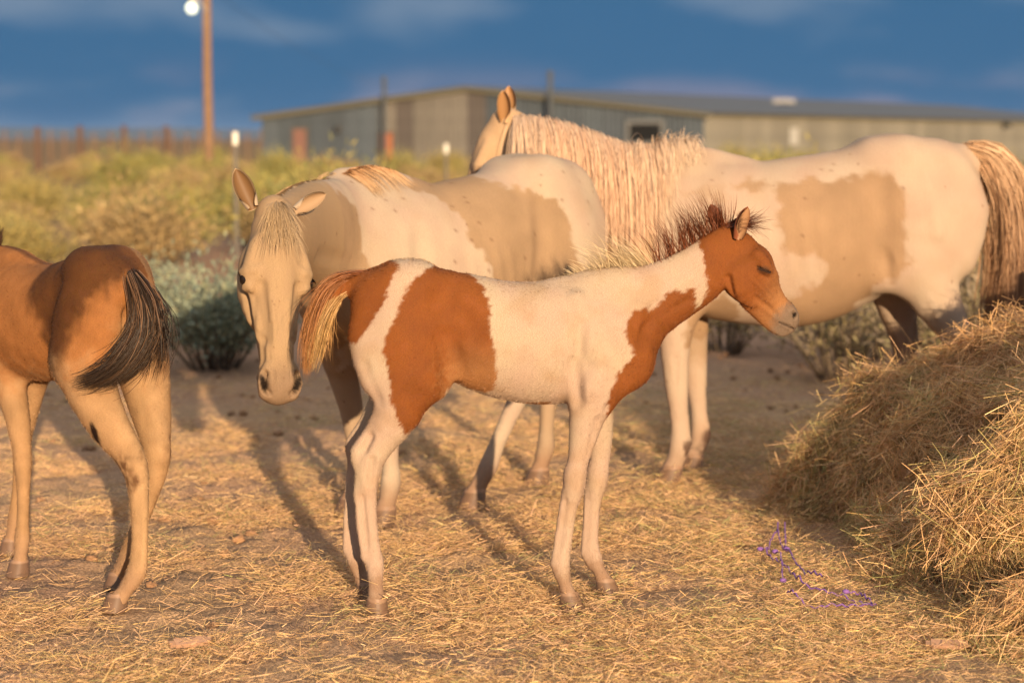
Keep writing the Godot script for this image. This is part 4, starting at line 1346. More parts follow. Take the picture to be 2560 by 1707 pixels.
func grow_bay() -> Dictionary:
	var rng := RandomNumberGenerator.new()
	rng.seed = 404
	var F := Field.new()
	foal_trunk(F, 0.97, -0.06, 1.035, 1.02, 1.3)
	limb(F, [[-0.31, 0.79, -0.11, 0.10], [-0.36, 0.70, -0.10, 0.090], [-0.42, 0.60, -0.08, 0.072], [-0.475, 0.53, -0.055, 0.056], [-0.508, 0.475, -0.042, 0.049], [-0.522, 0.41, -0.036, 0.039], [-0.526, 0.29, -0.036, 0.030], [-0.526, 0.19, -0.042, 0.030], [-0.525, 0.135, -0.05, 0.036], [-0.490, 0.075, -0.07, 0.026], [-0.468, 0.045, -0.08, 0.031]], 0.85)
	F.chain([[-0.40, 0.68, -0.08, 0.032], [-0.475, 0.60, -0.065, 0.021], [-0.528, 0.53, -0.05, 0.021], [-0.535, 0.48, -0.04, 0.018]], 0.9, 0.02, Vector3(0, 0, 1), 2)
	F.chain([[-0.545, 0.47, -0.04, 0.014], [-0.558, 0.36, -0.036, 0.012], [-0.558, 0.24, -0.038, 0.012], [-0.553, 0.15, -0.046, 0.016]], 1.0, 0.007)
	limb(F, [[-0.31, 0.79, 0.11, 0.10], [-0.35, 0.70, 0.105, 0.088], [-0.395, 0.60, 0.098, 0.070], [-0.43, 0.53, 0.088, 0.055], [-0.445, 0.475, 0.084, 0.048], [-0.425, 0.40, 0.081, 0.038], [-0.365, 0.29, 0.08, 0.029], [-0.30, 0.19, 0.08, 0.029], [-0.262, 0.135, 0.08, 0.031], [-0.215, 0.08, 0.082, 0.026], [-0.19, 0.047, 0.083, 0.031]], 0.85)
	F.chain([[-0.37, 0.68, 0.088, 0.032], [-0.43, 0.60, 0.088, 0.021], [-0.475, 0.53, 0.084, 0.021], [-0.475, 0.48, 0.082, 0.018]], 0.9, 0.02, Vector3(0, 0, 1), 2)
	limb(F, [[0.27, 0.745, -0.085, 0.072], [0.225, 0.67, -0.08, 0.062], [0.192, 0.56, -0.07, 0.048], [0.178, 0.46, -0.065, 0.038], [0.175, 0.40, -0.062, 0.036], [0.178, 0.29, -0.062, 0.025], [0.182, 0.19, -0.064, 0.025], [0.186, 0.14, -0.066, 0.031], [0.198, 0.08, -0.067, 0.026], [0.208, 0.047, -0.067, 0.031]], 0.85)
	limb(F, [[0.30, 0.745, 0.085, 0.072], [0.36, 0.67, 0.088, 0.062], [0.41, 0.56, 0.09, 0.048], [0.45, 0.46, 0.09, 0.038], [0.465, 0.40, 0.09, 0.036], [0.49, 0.29, 0.09, 0.025], [0.515, 0.19, 0.09, 0.025], [0.525, 0.14, 0.09, 0.031], [0.548, 0.08, 0.09, 0.026], [0.56, 0.047, 0.09, 0.031]], 0.85)
	F.chain([[-0.40, 1.075, 0, 0.034], [-0.455, 1.06, -0.002, 0.026], [-0.505, 1.0, -0.005, 0.018]], 1.0, 0.03)
	foal_neck_head(F, 1, -0.07, 1.035, 1.0)
	var nets := [F.net(0.0095)]
	var marks := mirrored([
		[-0.20, 0.86, 0.13, -0.19, 0.75, 0.12, 0.05, -0.014], [-0.475, 0.95, 0.02, -0.45, 0.72, 0.02, 0.035, -0.02], [-0.22, 1.03, 0.12, -0.14, 0.92, 0.15, 0.07, -0.010],
		[-0.44, 0.92, 0.09, -0.40, 0.72, 0.11, 0.025, -0.005]])
	var dark := outline([V(-0.02, 1.2), V(-0.03, 1.0), V(-0.09, 0.92), V(-0.14, 0.83), V(-0.19, 0.76), V(-0.28, 0.74), V(-0.34, 0.80), V(-0.36, 0.9), V(-0.42, 1.0), V(-0.5, 1.1), V(-0.5, 1.25)])
	var noise := FastNoiseLite.new()
	noise.seed = 34
	noise.frequency = 18.0
	noise.fractal_octaves = 3
	var bay := Color(0.40, 0.165, 0.055)
	var brown := Color(0.105, 0.042, 0.016)
	var buff := Color(0.52, 0.33, 0.175)
	var coat := func(p: Vector3, _n: Vector3) -> Color:
		var w := Vector2(noise.get_noise_3d(p.x, p.y, p.z), noise.get_noise_3d(p.y + 7.0, p.z, p.x)) * 0.03
		var e := Vector2(p.x, p.y) + w
		var c := bay
		c = c.lerp(brown, inside(e, dark, 0.035) * clampf(1.15 - smoothstep(-0.03, 0.14, p.z + w.x) * 0.9, 0.0, 1.0) * 0.95)
		c = c.lerp(Color(0.10, 0.04, 0.018), smoothstep(0.022, 0.006, absf(p.z)) * smoothstep(1.0, 1.08, p.y) * 0.7)
		c = c.lerp(buff, clampf(smoothstep(0.86, 0.68, p.y + w.x * 2.0 + (0.08 if p.x > -0.15 else 0.0)), 0.0, 1.0) * 0.8)
		c = c.lerp(buff, smoothstep(0.10, 0.03, absf(p.z + 0.005) + w.x) * smoothstep(-0.32, -0.42, p.x) * smoothstep(1.0, 0.85, p.y) * 0.8)
		if p.z > 0.06 and p.x < -0.2 and p.y > 0.5:
			c = c.lerp(buff, 0.4)
		# rubbed dark points on the hocks
		var hock := p.distance_to(Vector3(-0.50, 0.46, -0.07))
		c = c.lerp(Color(0.11, 0.045, 0.02), smoothstep(0.09, 0.02, hock + w.x * 2.0) * clampf(0.6 + 1.6 * noise.get_noise_3d(p.x * 2.0, p.y, p.z * 2.0), 0.0, 0.85))
		c = c.lerp(Color(0.13, 0.05, 0.02), smoothstep(0.05, 0.02, p.distance_to(Vector3(-0.46, 0.50, 0.11)) + w.x) * 0.7)
		c = c.lerp(Color(0.03, 0.015, 0.01), smoothstep(0.020, 0.012, Vector2(p.x + 0.43, (p.y - 0.575) * 0.45).length() + w.x * 0.2) * smoothstep(-0.08, -0.10, p.z))
		c *= 1.0 + 0.25 * noise.get_noise_3d(p.x * 0.6, p.y * 0.6, p.z * 0.6)
		if p.y < 0.18:
			c = c.lerp(Color(0.50, 0.31, 0.19), smoothstep(0.2, 0.08, p.y + w.x) * 0.8)
		return c
	var body := merged(nets, marks, coat)
	var out := {"body": [[body, "coat"]]}
	var tail := Shape.new()
	var guide := [Vector3(-0.455, 1.075, -0.004), Vector3(-0.53, 0.99, -0.008), Vector3(-0.54, 0.905, -0.012), Vector3(-0.525, 0.835, -0.045), Vector3(-0.495, 0.785, -0.085), Vector3(-0.455, 0.75, -0.135), Vector3(-0.41, 0.735, -0.18)]
	lock(tail, rng, guide, [0.010, 0.022, 0.028, 0.028, 0.026, 0.022, 0.016], 2000, 0.0022, Color(0.036, 0.021, 0.013), Color(0.045, 0.027, 0.017), 0.35, 0.35)
	lock(tail, rng, guide, [0.014, 0.028, 0.034, 0.034, 0.03, 0.026, 0.018], 260, 0.0024, Color(0.20, 0.11, 0.06), Color(0.10, 0.055, 0.03), 0.5, 0.6)
	lock(tail, rng, [Vector3(-0.50, 1.03, 0.01), Vector3(-0.545, 0.94, 0.02), Vector3(-0.545, 0.85, 0.02), Vector3(-0.52, 0.75, 0.01)], [0.016, 0.03, 0.032, 0.02], 300, 0.0024, Color(0.03, 0.018, 0.012), Color(0.03, 0.018, 0.012), 0.4, 0.4)
	out.tail = [[tail, "hair"]]
	out.short_coat = [[fuzz_on(body, rng, 45000, 0.010, 0.0013), "hair"]]
	var mane := Shape.new()
	for i in 700:
		var t := rng.randf()
		var root := Vector3(lerpf(0.42, 0.72, t), lerpf(1.12, 1.262, pow(t, 1.2)), rng.randfn() * 0.006)
		mane.ribbon(fall(F, 0, 0, root, Vector3(-0.3, 0.9, rng.randfn() * 0.2), rng.randf_range(0.04, 0.09), 0.03, 4, -1.0), 0.003, Vector3(rng.randfn(), 0, rng.randfn()), Color(0.05, 0.025, 0.015), Color(0.06, 0.03, 0.018))
	out.mane = [[mane, "hair"]]
	out.ear = []
	for s in [1.0, -1.0]:
		var e := Shape.new()
		ear(e, Vector3(0.735, 1.23, s * 0.046), Vector3(0.02, 0.105, s * 0.02), Vector3(0.7, 0, s * 0.7), 0.030, Color(0.3, 0.13, 0.05), Color(0.35, 0.2, 0.11))
		out.ear.append([e, "hair"])
	out.hoof = []
	for h in [[-0.458, -0.086, 18.0], [-0.182, 0.083, 0.0], [0.214, -0.067, 0.0], [0.566, 0.09, 0.0]]:
		var sh := Shape.new()
		hoof(sh, Vector3(h[0], 0.002, h[1]), h[2], 0.036, 0.054)
		out.hoof.append([sh, "hair"])
	return out

func place_horse(which: String, d: Dictionary) -> void:
	var look: Array = {
		"pinto": ["pinto_foal", "chestnut and white pinto foal standing broadside with its eye closed", "foal", Vector3(-0.10, 0, -6.30), 3.5],
		"bay": ["bay_foal", "reddish brown foal with a black tail seen from behind", "foal", Vector3(-1.505, 0, -6.62), 132.16],
		"cream": ["cream_mare", "cream and white mare lowering her blonde face beside the pinto foal", "horse", Vector3(-0.17, 0, -8.13), -138.65],
		"paint": ["paint_mare", "tall white mare with tan patches and long blonde tail behind the hay", "horse", Vector3(1.36, 0, -8.75), 180.0],
	}[which]
	var o := thing(look[0], look[1], look[2], look[3], look[4])
	for called in d:
		for piece in d[called]:
			var p := part(called, piece[0].mesh(), mats[piece[1]], o)
			if called == "short_coat":
				p.set_meta("kind", "stuff")

# ------------------------------------------------------------------ the setting

func structure(o: Node) -> void:
	o.set_meta("kind", "structure")

const STANDING := [[-0.43, -6.13], [-0.47, -6.24], [0.19, -6.25], [0.31, -6.44], [-1.28, -6.22], [-1.34, -6.53], [-1.69, -6.73], [-1.82, -7.1], [-0.50, -7.65], [-0.65, -7.88], [-0.155, -8.03], [0.11, -8.57], [0.69, -8.60], [0.81, -8.92], [1.88, -8.6], [1.66, -8.9]]

func ground_at(x: float, z: float) -> float:
	var d := -z
	var y := -0.006 + 0.024 * bump.get_noise_2d(x, z * 1.3) + 0.016 * bump.get_noise_2d(x * 2.6 + 60.0, z * 3.6) + 0.008 * fine.get_noise_2d(x, z * 1.3)
	# scuffed ridges
	y += 0.030 * maxf(0.0, bump.get_noise_2d(x * 1.7 + 31.0, z * 3.4)) * smoothstep(0.6, -1.0, x)
	if d < 14.0 and d > 4.0:
		var near := 9.0
		for h in STANDING:
			var e: float = (x - h[0]) * (x - h[0]) + (z - h[1]) * (z - h[1])
			if e < near:
				near = e
		y = lerpf(-0.004, y, smoothstep(0.03, 0.16, sqrt(near)))
	elif d > 18.0:
		y += smoothstep(18.0, 40.0, d) * 0.22 * cover.get_noise_2d(x * 0.15, z * 0.15)
	return y

func stretch(dense_from: float, dense_to: float, step: float, far: float) -> PackedFloat32Array:
	var out := PackedFloat32Array()
	var left := []
	var s := step
	var p := dense_from
	while p > -far:
		s *= 1.11
		p -= s
		left.append(p)
	left.reverse()
	for q in left:
		out.append(q)
	p = dense_from
	while p < dense_to:
		out.append(p)
		p += step
	s = step
	while p < far:
		out.append(p)
		s *= 1.11
		p += s
	out.append(p)
	return out

func build_ground() -> void:
	var xs := stretch(-2.6, 2.8, 0.033, 9000.0)
	var zs := stretch(-11.5, -4.7, 0.033, 9000.0)
	var sh := Shape.new()
	var w := xs.size()
	for z in zs:
		for x in xs:
			var y := ground_at(x, z)
			sh.v.append(Vector3(x, y, z))
			var d := -z
			var litter := clampf(0.55 + 0.9 * cover.get_noise_2d(x * 1.6, z * 1.6) + 0.25 * smoothstep(-1.0, 0.8, x), 0.0, 1.0) * smoothstep(15.0, 10.5, d) * smoothstep(4.0, 3.0, absf(x))
			var c := Color(0.66, 0.40, 0.255).lerp(Color(0.70, 0.46, 0.255), litter * 0.7)
			c = c.lerp(Color(0.30, 0.23, 0.10), smoothstep(26.0, 50.0, d) * 0.6)
			sh.c.append(c)
	for j in zs.size() - 1:
		for i in w - 1:
			var a := j * w + i
			sh.idx.append_array(PackedInt32Array([a, a + 1, a + w, a + 1, a + w + 1, a + w]))
	sh.n = remade_normals(sh.v, sh.idx)
	if sh.n[0].y < 0.0:
		for k in sh.n.size():
			sh.n[k] = -sh.n[k]
	structure(part("ground", sh.mesh(), mats.soil, self))

func build_hills() -> void:
	var sh := Shape.new()
	var n := FastNoiseLite.new()
	n.seed = 77
	n.frequency = 0.0009
	n.fractal_octaves = 3
	var cols := 160
	var base := 0
	var cs := [[7600.0, 0.0], [8000.0, 0.6], [8300.0, 1.0], [8800.0, 0.8]]
	for row in cs:
		for i in cols + 1:
			var x := -5200.0 + 10400.0 * i / cols
			var h: float = row[1] * (42.0 + 9.0 * n.get_noise_1d(x) - 0.0009 * x)
			sh.v.append(Vector3(x, h - 1.0, -row[0]))
			sh.c.append(Color(0.085, 0.09, 0.07) * (0.85 + 0.3 * n.get_noise_2d(x * 3.0, row[0])))
	for r in cs.size() - 1:
		for i in cols:
			var a := base + r * (cols + 1) + i
			sh.idx.append_array(PackedInt32Array([a, a + cols + 1, a + 1, a + 1, a + cols + 1, a + cols + 2]))
	sh.n = remade_normals(sh.v, sh.idx)
	structure(part("hills", sh.mesh(), mats.vertex, self))

func sheet(width: float, h0: float, h1: float, col: Color, rng: RandomNumberGenerator) -> Shape:
	# ribbed steel sheet standing on its lower edge, seen from +z
	var sh := Shape.new()
	var prof := []
	var ribs := 4
	for k in ribs:
		for e in [[0.0, 0.0], [0.45, 0.0], [0.58, 0.035], [0.87, 0.035]]:
			prof.append([(k + e[0]) / ribs, e[1]])
	prof.append([1.0, 0.0])
	for k in prof.size() - 1:
		var a: Array = prof[k]
		var b: Array = prof[k + 1]
		var tone := col * rng.randf_range(0.94, 1.06)
		sh.quad(Vector3(a[0] * width, 0, a[1]), Vector3(a[0] * width, lerpf(h0, h1, a[0]), a[1]), Vector3(b[0] * width, lerpf(h0, h1, b[0]), b[1]), Vector3(b[0] * width, 0, b[1]), tone)
	return sh

func build_barn() -> void:
	var rng := RandomNumberGenerator.new()
	rng.seed = 9
	var o := thing("metal_barn", "long low metal barn with ribbed grey walls and a shallow roof", "barn", Vector3(-12.5, 0, -100.0), -31.94)
	var wide := 24.57
	var deep := 66.0
	var eave := 2.6
	var ridge := 3.85
	var count := 24
	var each := wide / count
	for k in count:
		var x0 := k * each
		var h := func(x: float) -> float: return eave + (ridge - eave) * (1.0 - absf(x - wide * 0.5) / (wide * 0.5))
		var col := Color(0.115, 0.140, 0.165) * rng.randf_range(0.8, 1.15)  # gable shade put into the colour: darker and bluer than the side wall
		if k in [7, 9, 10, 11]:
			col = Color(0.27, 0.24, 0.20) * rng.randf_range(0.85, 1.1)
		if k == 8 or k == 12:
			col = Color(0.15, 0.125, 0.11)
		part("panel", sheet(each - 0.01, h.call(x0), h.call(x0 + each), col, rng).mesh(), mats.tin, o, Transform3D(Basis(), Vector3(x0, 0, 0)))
	for k in 66:
		var col := Color(0.30, 0.275, 0.22) * rng.randf_range(0.82, 1.12)  # sunlit look of the side wall put into the colour: lighter, warmer
		var xf := Transform3D(Basis(Vector3.UP, PI / 2), Vector3(wide, 0, -k * 1.0))
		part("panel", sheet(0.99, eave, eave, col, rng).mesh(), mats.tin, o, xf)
	# the two far walls and the inside floor close it
	var back := Shape.new()
	back.box(Vector3(0, 0, -deep), Vector3(0.08, eave, -0.05), Color(0.15, 0.16, 0.17))
	back.box(Vector3(0.08, 0, -deep), Vector3(wide - 0.1, eave, -deep + 0.08), Color(0.15, 0.16, 0.17))
	part("back_wall", back.mesh(), mats.tin, o)
	for s in [0, 1]:
		var rf := Shape.new()
		var run := wide * 0.5 + 0.45
		var drop := (ridge - eave) / (wide * 0.5) * run
		var top := ridge + 0.10
		var a := Vector3(wide * 0.5, top, 0.35)
		var b := Vector3(wide * 0.5 + (run if s else -run), top - drop, 0.35)
		var d := Vector3(0, 0, -deep - 0.5)
		var t := Vector3(0, -0.08, 0)
		var col := Color(0.15, 0.165, 0.185)
		for quadr in [[a, b, b + d, a + d], [a + t, a + d + t, b + d + t, b + t], [a, a + t, b + t, b], [b, b + t, b + d + t, b + d], [a + d, b + d, b + d + t, a + d + t]]:
			rf.quad(quadr[0], quadr[1], quadr[2], quadr[3], col)
		part("roof", rf.mesh(), mats.tin, o)
		var trim := Shape.new()
		var mid := (a + b) * 0.5
		var dir := (b - a).normalized()
		var xf := Transform3D(Basis(dir, Vector3(0, 0, 1).cross(dir), Vector3(0, 0, 1)), mid + Vector3(0, -0.17, -0.22))
		trim.box(Vector3(-run * 0.5, -0.08, 0), Vector3(run * 0.5, 0.09, 0.16), Color(0.24, 0.215, 0.13), xf)
		part("barge_board", trim.mesh(), mats.tin, o)
	var gut := Shape.new()
	gut.box(Vector3(wide + 0.05, eave - 0.14, -deep), Vector3(wide + 0.16, eave - 0.03, 0.0), Color(0.42, 0.36, 0.17))
	part("gutter", gut.mesh(), mats.tin, o)
	# openings: [name, x, y, width, height, colour]
	for d in [["door", 2.05, 0.0, 0.8, 1.95, Color(0.22, 0.11, 0.085)], ["door", 7.3, 0.0, 0.75, 1.75, Color(0.40, 0.13, 0.06)]]:
		var ds := Shape.new()
		ds.box(Vector3(d[1], 0.02, 0.045), Vector3(d[1] + d[3], d[4], 0.09), d[5])
		var door := part("door", ds.mesh(), mats.vertex, o)
		var fr := Shape.new()
		for e in [[-0.09, 0.0, d[4] + 0.09], [d[3], 0.0, d[4] + 0.09]]:
			fr.box(Vector3(d[1] + e[0], 0, 0.04), Vector3(d[1] + e[0] + 0.09, e[2], 0.12), Color(0.10, 0.085, 0.07))
		fr.box(Vector3(d[1], d[4], 0.04), Vector3(d[1] + d[3], d[4] + 0.09, 0.118), Color(0.10, 0.085, 0.07))
		part("frame", fr.mesh(), mats.vertex, door)
	var vent := Shape.new()
	vent.tube(PackedVector3Array([Vector3(4.75, 1.95, 0.03), Vector3(4.75, 1.95, 0.10)]), PackedFloat32Array([0.22, 0.22]), PackedColorArray([Color(0.06, 0.06, 0.06), Color(0.06, 0.06, 0.06)]), 14)
	part("vent", vent.mesh(), mats.vertex, o)
	var hatch := Shape.new()
	hatch.box(Vector3(20.9, 1.35, 0.042), Vector3(22.5, 2.15, 0.05), Color(0.006, 0.005, 0.005))
	var win := part("window", hatch.mesh(), mats.vertex, o)
	var hf := Shape.new()
	hf.box(Vector3(20.75, 1.2, 0.041), Vector3(20.9, 2.3, 0.11), Color(0.17, 0.17, 0.165))
	hf.box(Vector3(22.5, 1.2, 0.041), Vector3(22.65, 2.3, 0.11), Color(0.17, 0.17, 0.165))
	hf.box(Vector3(20.9, 2.15, 0.041), Vector3(22.5, 2.3, 0.108), Color(0.17, 0.17, 0.165))
	hf.box(Vector3(20.9, 1.2, 0.041), Vector3(22.5, 1.35, 0.108), Color(0.17, 0.17, 0.165))
	part("frame", hf.mesh(), mats.vertex, win)
	for z in [9.0, 47.0]:
		var wn := Shape.new()
		wn.box(Vector3(wide + 0.041, 1.2, -z - 0.9), Vector3(wide + 0.07, 2.0, -z), Color(0.42, 0.40, 0.36))
		part("window", wn.mesh(), mats.vertex, o)
	var rv := Shape.new()
	rv.box(Vector3(wide * 0.72, 3.42, -23.6), Vector3(wide * 0.72 + 0.7, 3.66, -22.2), Color(0.36, 0.34, 0.32))
	part("roof_vent", rv.mesh(), mats.vertex, o)
	var lamp := Shape.new()
	lamp.box(Vector3(wide + 0.16, 2.15, -40.5), Vector3(wide + 0.5, 2.45, -40.1), Color(0.03, 0.03, 0.03))
	part("wall_lamp", lamp.mesh(), mats.vertex, o)
	for p in [[7.9, 4.3, 0.20], [17.1, 4.4, 0.24]]:
		var st := thing("steel_stack", "dark steel stack rising beside the barn door" if p[0] < 10 else "dark steel stack rising beside the barn window", "stack", o.transform * Vector3(p[0], 0, 0.55))
		var c := Color(0.07, 0.075, 0.085)
		var ps := Shape.new()
		ps.tube(PackedVector3Array([Vector3(0, -0.1, 0), Vector3(0, p[1], 0)]), PackedFloat32Array([p[2] * 0.5, p[2] * 0.5]), PackedColorArray([c, c]), 10)
		part("pipe", ps.mesh(), mats.vertex, st)
		var cap := Shape.new()
		cap.tube(PackedVector3Array([Vector3(0, p[1], 0), Vector3(0, p[1] + 0.12, 0)]), PackedFloat32Array([p[2] * 0.8, p[2] * 0.4]), PackedColorArray([c, c]), 10)
		part("cap", cap.mesh(), mats.vertex, st)

func build_fences() -> void:
	var rng := RandomNumberGenerator.new()
	rng.seed = 17
	# stout posts of the near corral and the row of slimmer ones beyond it
	for k in 12:
		var h := 2.02 + rng.randf_range(-0.06, 0.08)
		var x := -20.4 + 1.84 * k
		if x > -12.0:
			break
		var o := thing("fence_post", "stout dark wooden post of the corral fence", "fence post", Vector3(x + rng.randf_range(-0.08, 0.08), -0.15, -86.0 + rng.randf_range(-0.5, 0.5)), rng.randf_range(0, 90), "stout corral posts")
		var sh := Shape.new()
		sh.tube(PackedVector3Array([Vector3.ZERO, Vector3(0.01, h * 0.5, 0), Vector3(0, h + 0.11, 0), Vector3(0, h + 0.15, 0)]), PackedFloat32Array([0.125, 0.12, 0.115, 0.09]), PackedColorArray([Color.WHITE, Color.WHITE, Color.WHITE, Color.WHITE]), 8)
		part("post", sh.mesh(), mats.post, o)
	var thin := Shape.new()
	thin.tube(PackedVector3Array([Vector3.ZERO, Vector3(0, 2.0, 0), Vector3(0, 2.15, 0)]), PackedFloat32Array([0.07, 0.065, 0.045]), PackedColorArray([Color.WHITE, Color.WHITE, Color.WHITE]), 7)
	var tm := thin.mesh()
	for k in 30:
		var x := -34.5 + 1.0 * k + rng.randf_range(-0.1, 0.1)
		if x > -15.0 and k > 20:
			break
		var o := thing("corral_post", "slim pale post of the far fence below the hills", "fence post", Vector3(x, -0.1, -132.0), rng.randf_range(0, 90), "slim posts of the far fence")
		o.scale = Vector3(1, rng.randf_range(0.92, 1.04), 1)
		part("post", tm, mats.wood, o)
	for p in [[-3.46, -25.0, 1.62, "steel fence stake with a white painted tip among the brush"], [-1.12, -34.0, 1.45, "short steel fence stake with a white tip before the barn"]]:
		var o := thing("fence_stake", p[3], "fence stake", Vector3(p[0], -0.2, p[1]), 12.0)
		var sh := Shape.new()
		sh.box(Vector3(-0.026, 0, -0.004), Vector3(0.026, p[2] + 0.0, 0.004))
		sh.box(Vector3(-0.004, 0, -0.04), Vector3(0.004, p[2] + 0.0, -0.004))
		for k in 18:
			sh.box(Vector3(-0.012, 0.4 + k * 0.055, 0.004), Vector3(0.012, 0.43 + k * 0.055, 0.014))
		part("shaft", sh.mesh(), mats.steel, o)
		var cap := Shape.new()
		cap.box(Vector3(-0.03, p[2], -0.043), Vector3(0.03, p[2] + 0.15, 0.012))
		cap.box(Vector3(-0.026, p[2] + 0.15, -0.04), Vector3(0.026, p[2] + 0.16, 0.01))
		part("white_tip", cap.mesh(), mats.white, o)

func build_pole() -> void:
	var at := Vector3(-8.80, -0.2, -58.0)
	var o := thing("utility_pole", "tall wooden utility pole carrying a round yard light", "utility pole", at)
	var sh := Shape.new()
	var pts := PackedVector3Array()
	var rad := PackedFloat32Array()
	var col := PackedColorArray()
	for k in 9:
		pts.append(Vector3(0.01 * sin(k * 1.3), k * 0.95, 0.01 * cos(k)))
		rad.append(0.15 - 0.006 * k)
		col.append(Color.WHITE)
	sh.tube(pts, rad, col, 14)
	part("shaft", sh.mesh(), mats.pole, o)
	var arm := Shape.new()
	var g := Color(0.35, 0.34, 0.33)
	arm.tube(PackedVector3Array([Vector3(0, 5.35, 0.12), Vector3(-0.12, 5.52, 0.28), Vector3(-0.34, 5.56, 0.40)]), PackedFloat32Array([0.022, 0.022, 0.022]), PackedColorArray([g, g, g]), 8)
	part("arm", arm.mesh(), mats.vertex, o)
	var hood := Shape.new()
	hood.tube(PackedVector3Array([Vector3(-0.30, 5.56, 0.40), Vector3(-0.30, 5.74, 0.40), Vector3(-0.30, 5.86, 0.40)]), PackedFloat32Array([0.16, 0.10, 0.06]), PackedColorArray([g, g, g]), 14)
	part("lamp_hood", hood.mesh(), mats.vertex, o)
	var globe := Shape.new()
	ball(globe, Vector3(-0.36, 5.40, 0.44), Vector3(0.15, 0.15, 0.15), Color.WHITE, 10)
	var glow := StandardMaterial3D.new()
	glow.albedo_color = lin(0.8, 0.85, 0.75)
	glow.emission_enabled = true
	glow.emission = lin(0.85, 0.95, 0.72)
	glow.emission_energy_multiplier = 0.7
	part("lamp_globe", globe.mesh(), glow, o)
	var lamp := OmniLight3D.new()
	lamp.name = "yard_light"
	lamp.light_color = Color(0.93, 1.0, 0.88)
	lamp.light_energy = 0.06
	lamp.light_size = 0.15
	lamp.omni_range = 30.0
	lamp.shadow_enabled = true
	lamp.position = Vector3(-0.36, 5.40, 0.44)
	o.add_child(lamp)
	var wire := Shape.new()
	var a := at + Vector3(0.1, 6.0, 0)
	var b := Vector3(-5.9, 4.0, -95.0)
	var wp := PackedVector3Array()
	var wr := PackedFloat32Array()
	var wc := PackedColorArray()
	for k in 15:
		var t := k / 14.0
		wp.append(a.lerp(b, t) - Vector3(0, 0.9 * 4.0 * t * (1.0 - t) * 0.5, 0))
		wr.append(0.007)
		wc.append(Color(0.03, 0.03, 0.035))
	wire.tube(wp, wr, wc, 5)
	tag(part("power_line", wire.mesh(), mats.vertex, self), "thin dark power line sagging from the pole to the barn", "wire")

# ------------------------------------------------------------------ plants

func shrub_shape(rng: RandomNumberGenerator, r: float, h: float, leaves: int, leaf: Vector2, cols: Array) -> Array:
	var stems := Shape.new()
	var fol := Shape.new()
	var tips := []
	for k in 34:
		var t := rng.randf() * TAU
		var lean := sqrt(rng.randf()) * 0.95
		var tip := Vector3(cos(t) * r * lean, h * (1.0 - 0.45 * lean * lean) * rng.randf_range(0.75, 1.05), sin(t) * r * lean)
		tips.append(tip)
		var b := Vector3(cos(t), 0, sin(t)) * r * 0.12
		var c := Color(0.17, 0.12, 0.075) * rng.randf_range(0.7, 1.2)
		stems.tube(PackedVector3Array([b + Vector3(0, -0.05, 0), b.lerp(tip, 0.45) + Vector3(0, h * 0.08, 0), tip]), PackedFloat32Array([0.010, 0.007, 0.002]), PackedColorArray([c, c, c]), 4, false)
	for k in leaves:
		var tip: Vector3 = tips[rng.randi() % tips.size()]
		var f := rng.randf_range(0.35, 1.0)
		var spread := r * 0.20 * f
		var p := tip * f + Vector3(rng.randfn() * spread, rng.randfn() * spread * 0.7 + h * 0.05, rng.randfn() * spread)
		if p.y < 0.02:
			p.y = 0.02 + rng.randf() * 0.1
		var d := (Vector3(p.x, p.y * 0.5 + 0.25 * h, p.z).normalized() + Vector3(rng.randfn(), rng.randfn(), rng.randfn()) * 0.5).normalized()
		var s := d.cross(Vector3(rng.randfn(), rng.randfn(), rng.randfn())).normalized()
		var col: Color = cols[rng.randi() % cols.size()] * rng.randf_range(0.75, 1.25)
		var l := leaf.x * rng.randf_range(0.6, 1.3)
		fol.quad(p, p + d * l * 0.5 + s * leaf.y, p + d * l, p + d * l * 0.5 - s * leaf.y, col)
	return [fol.mesh(), stems.mesh()]

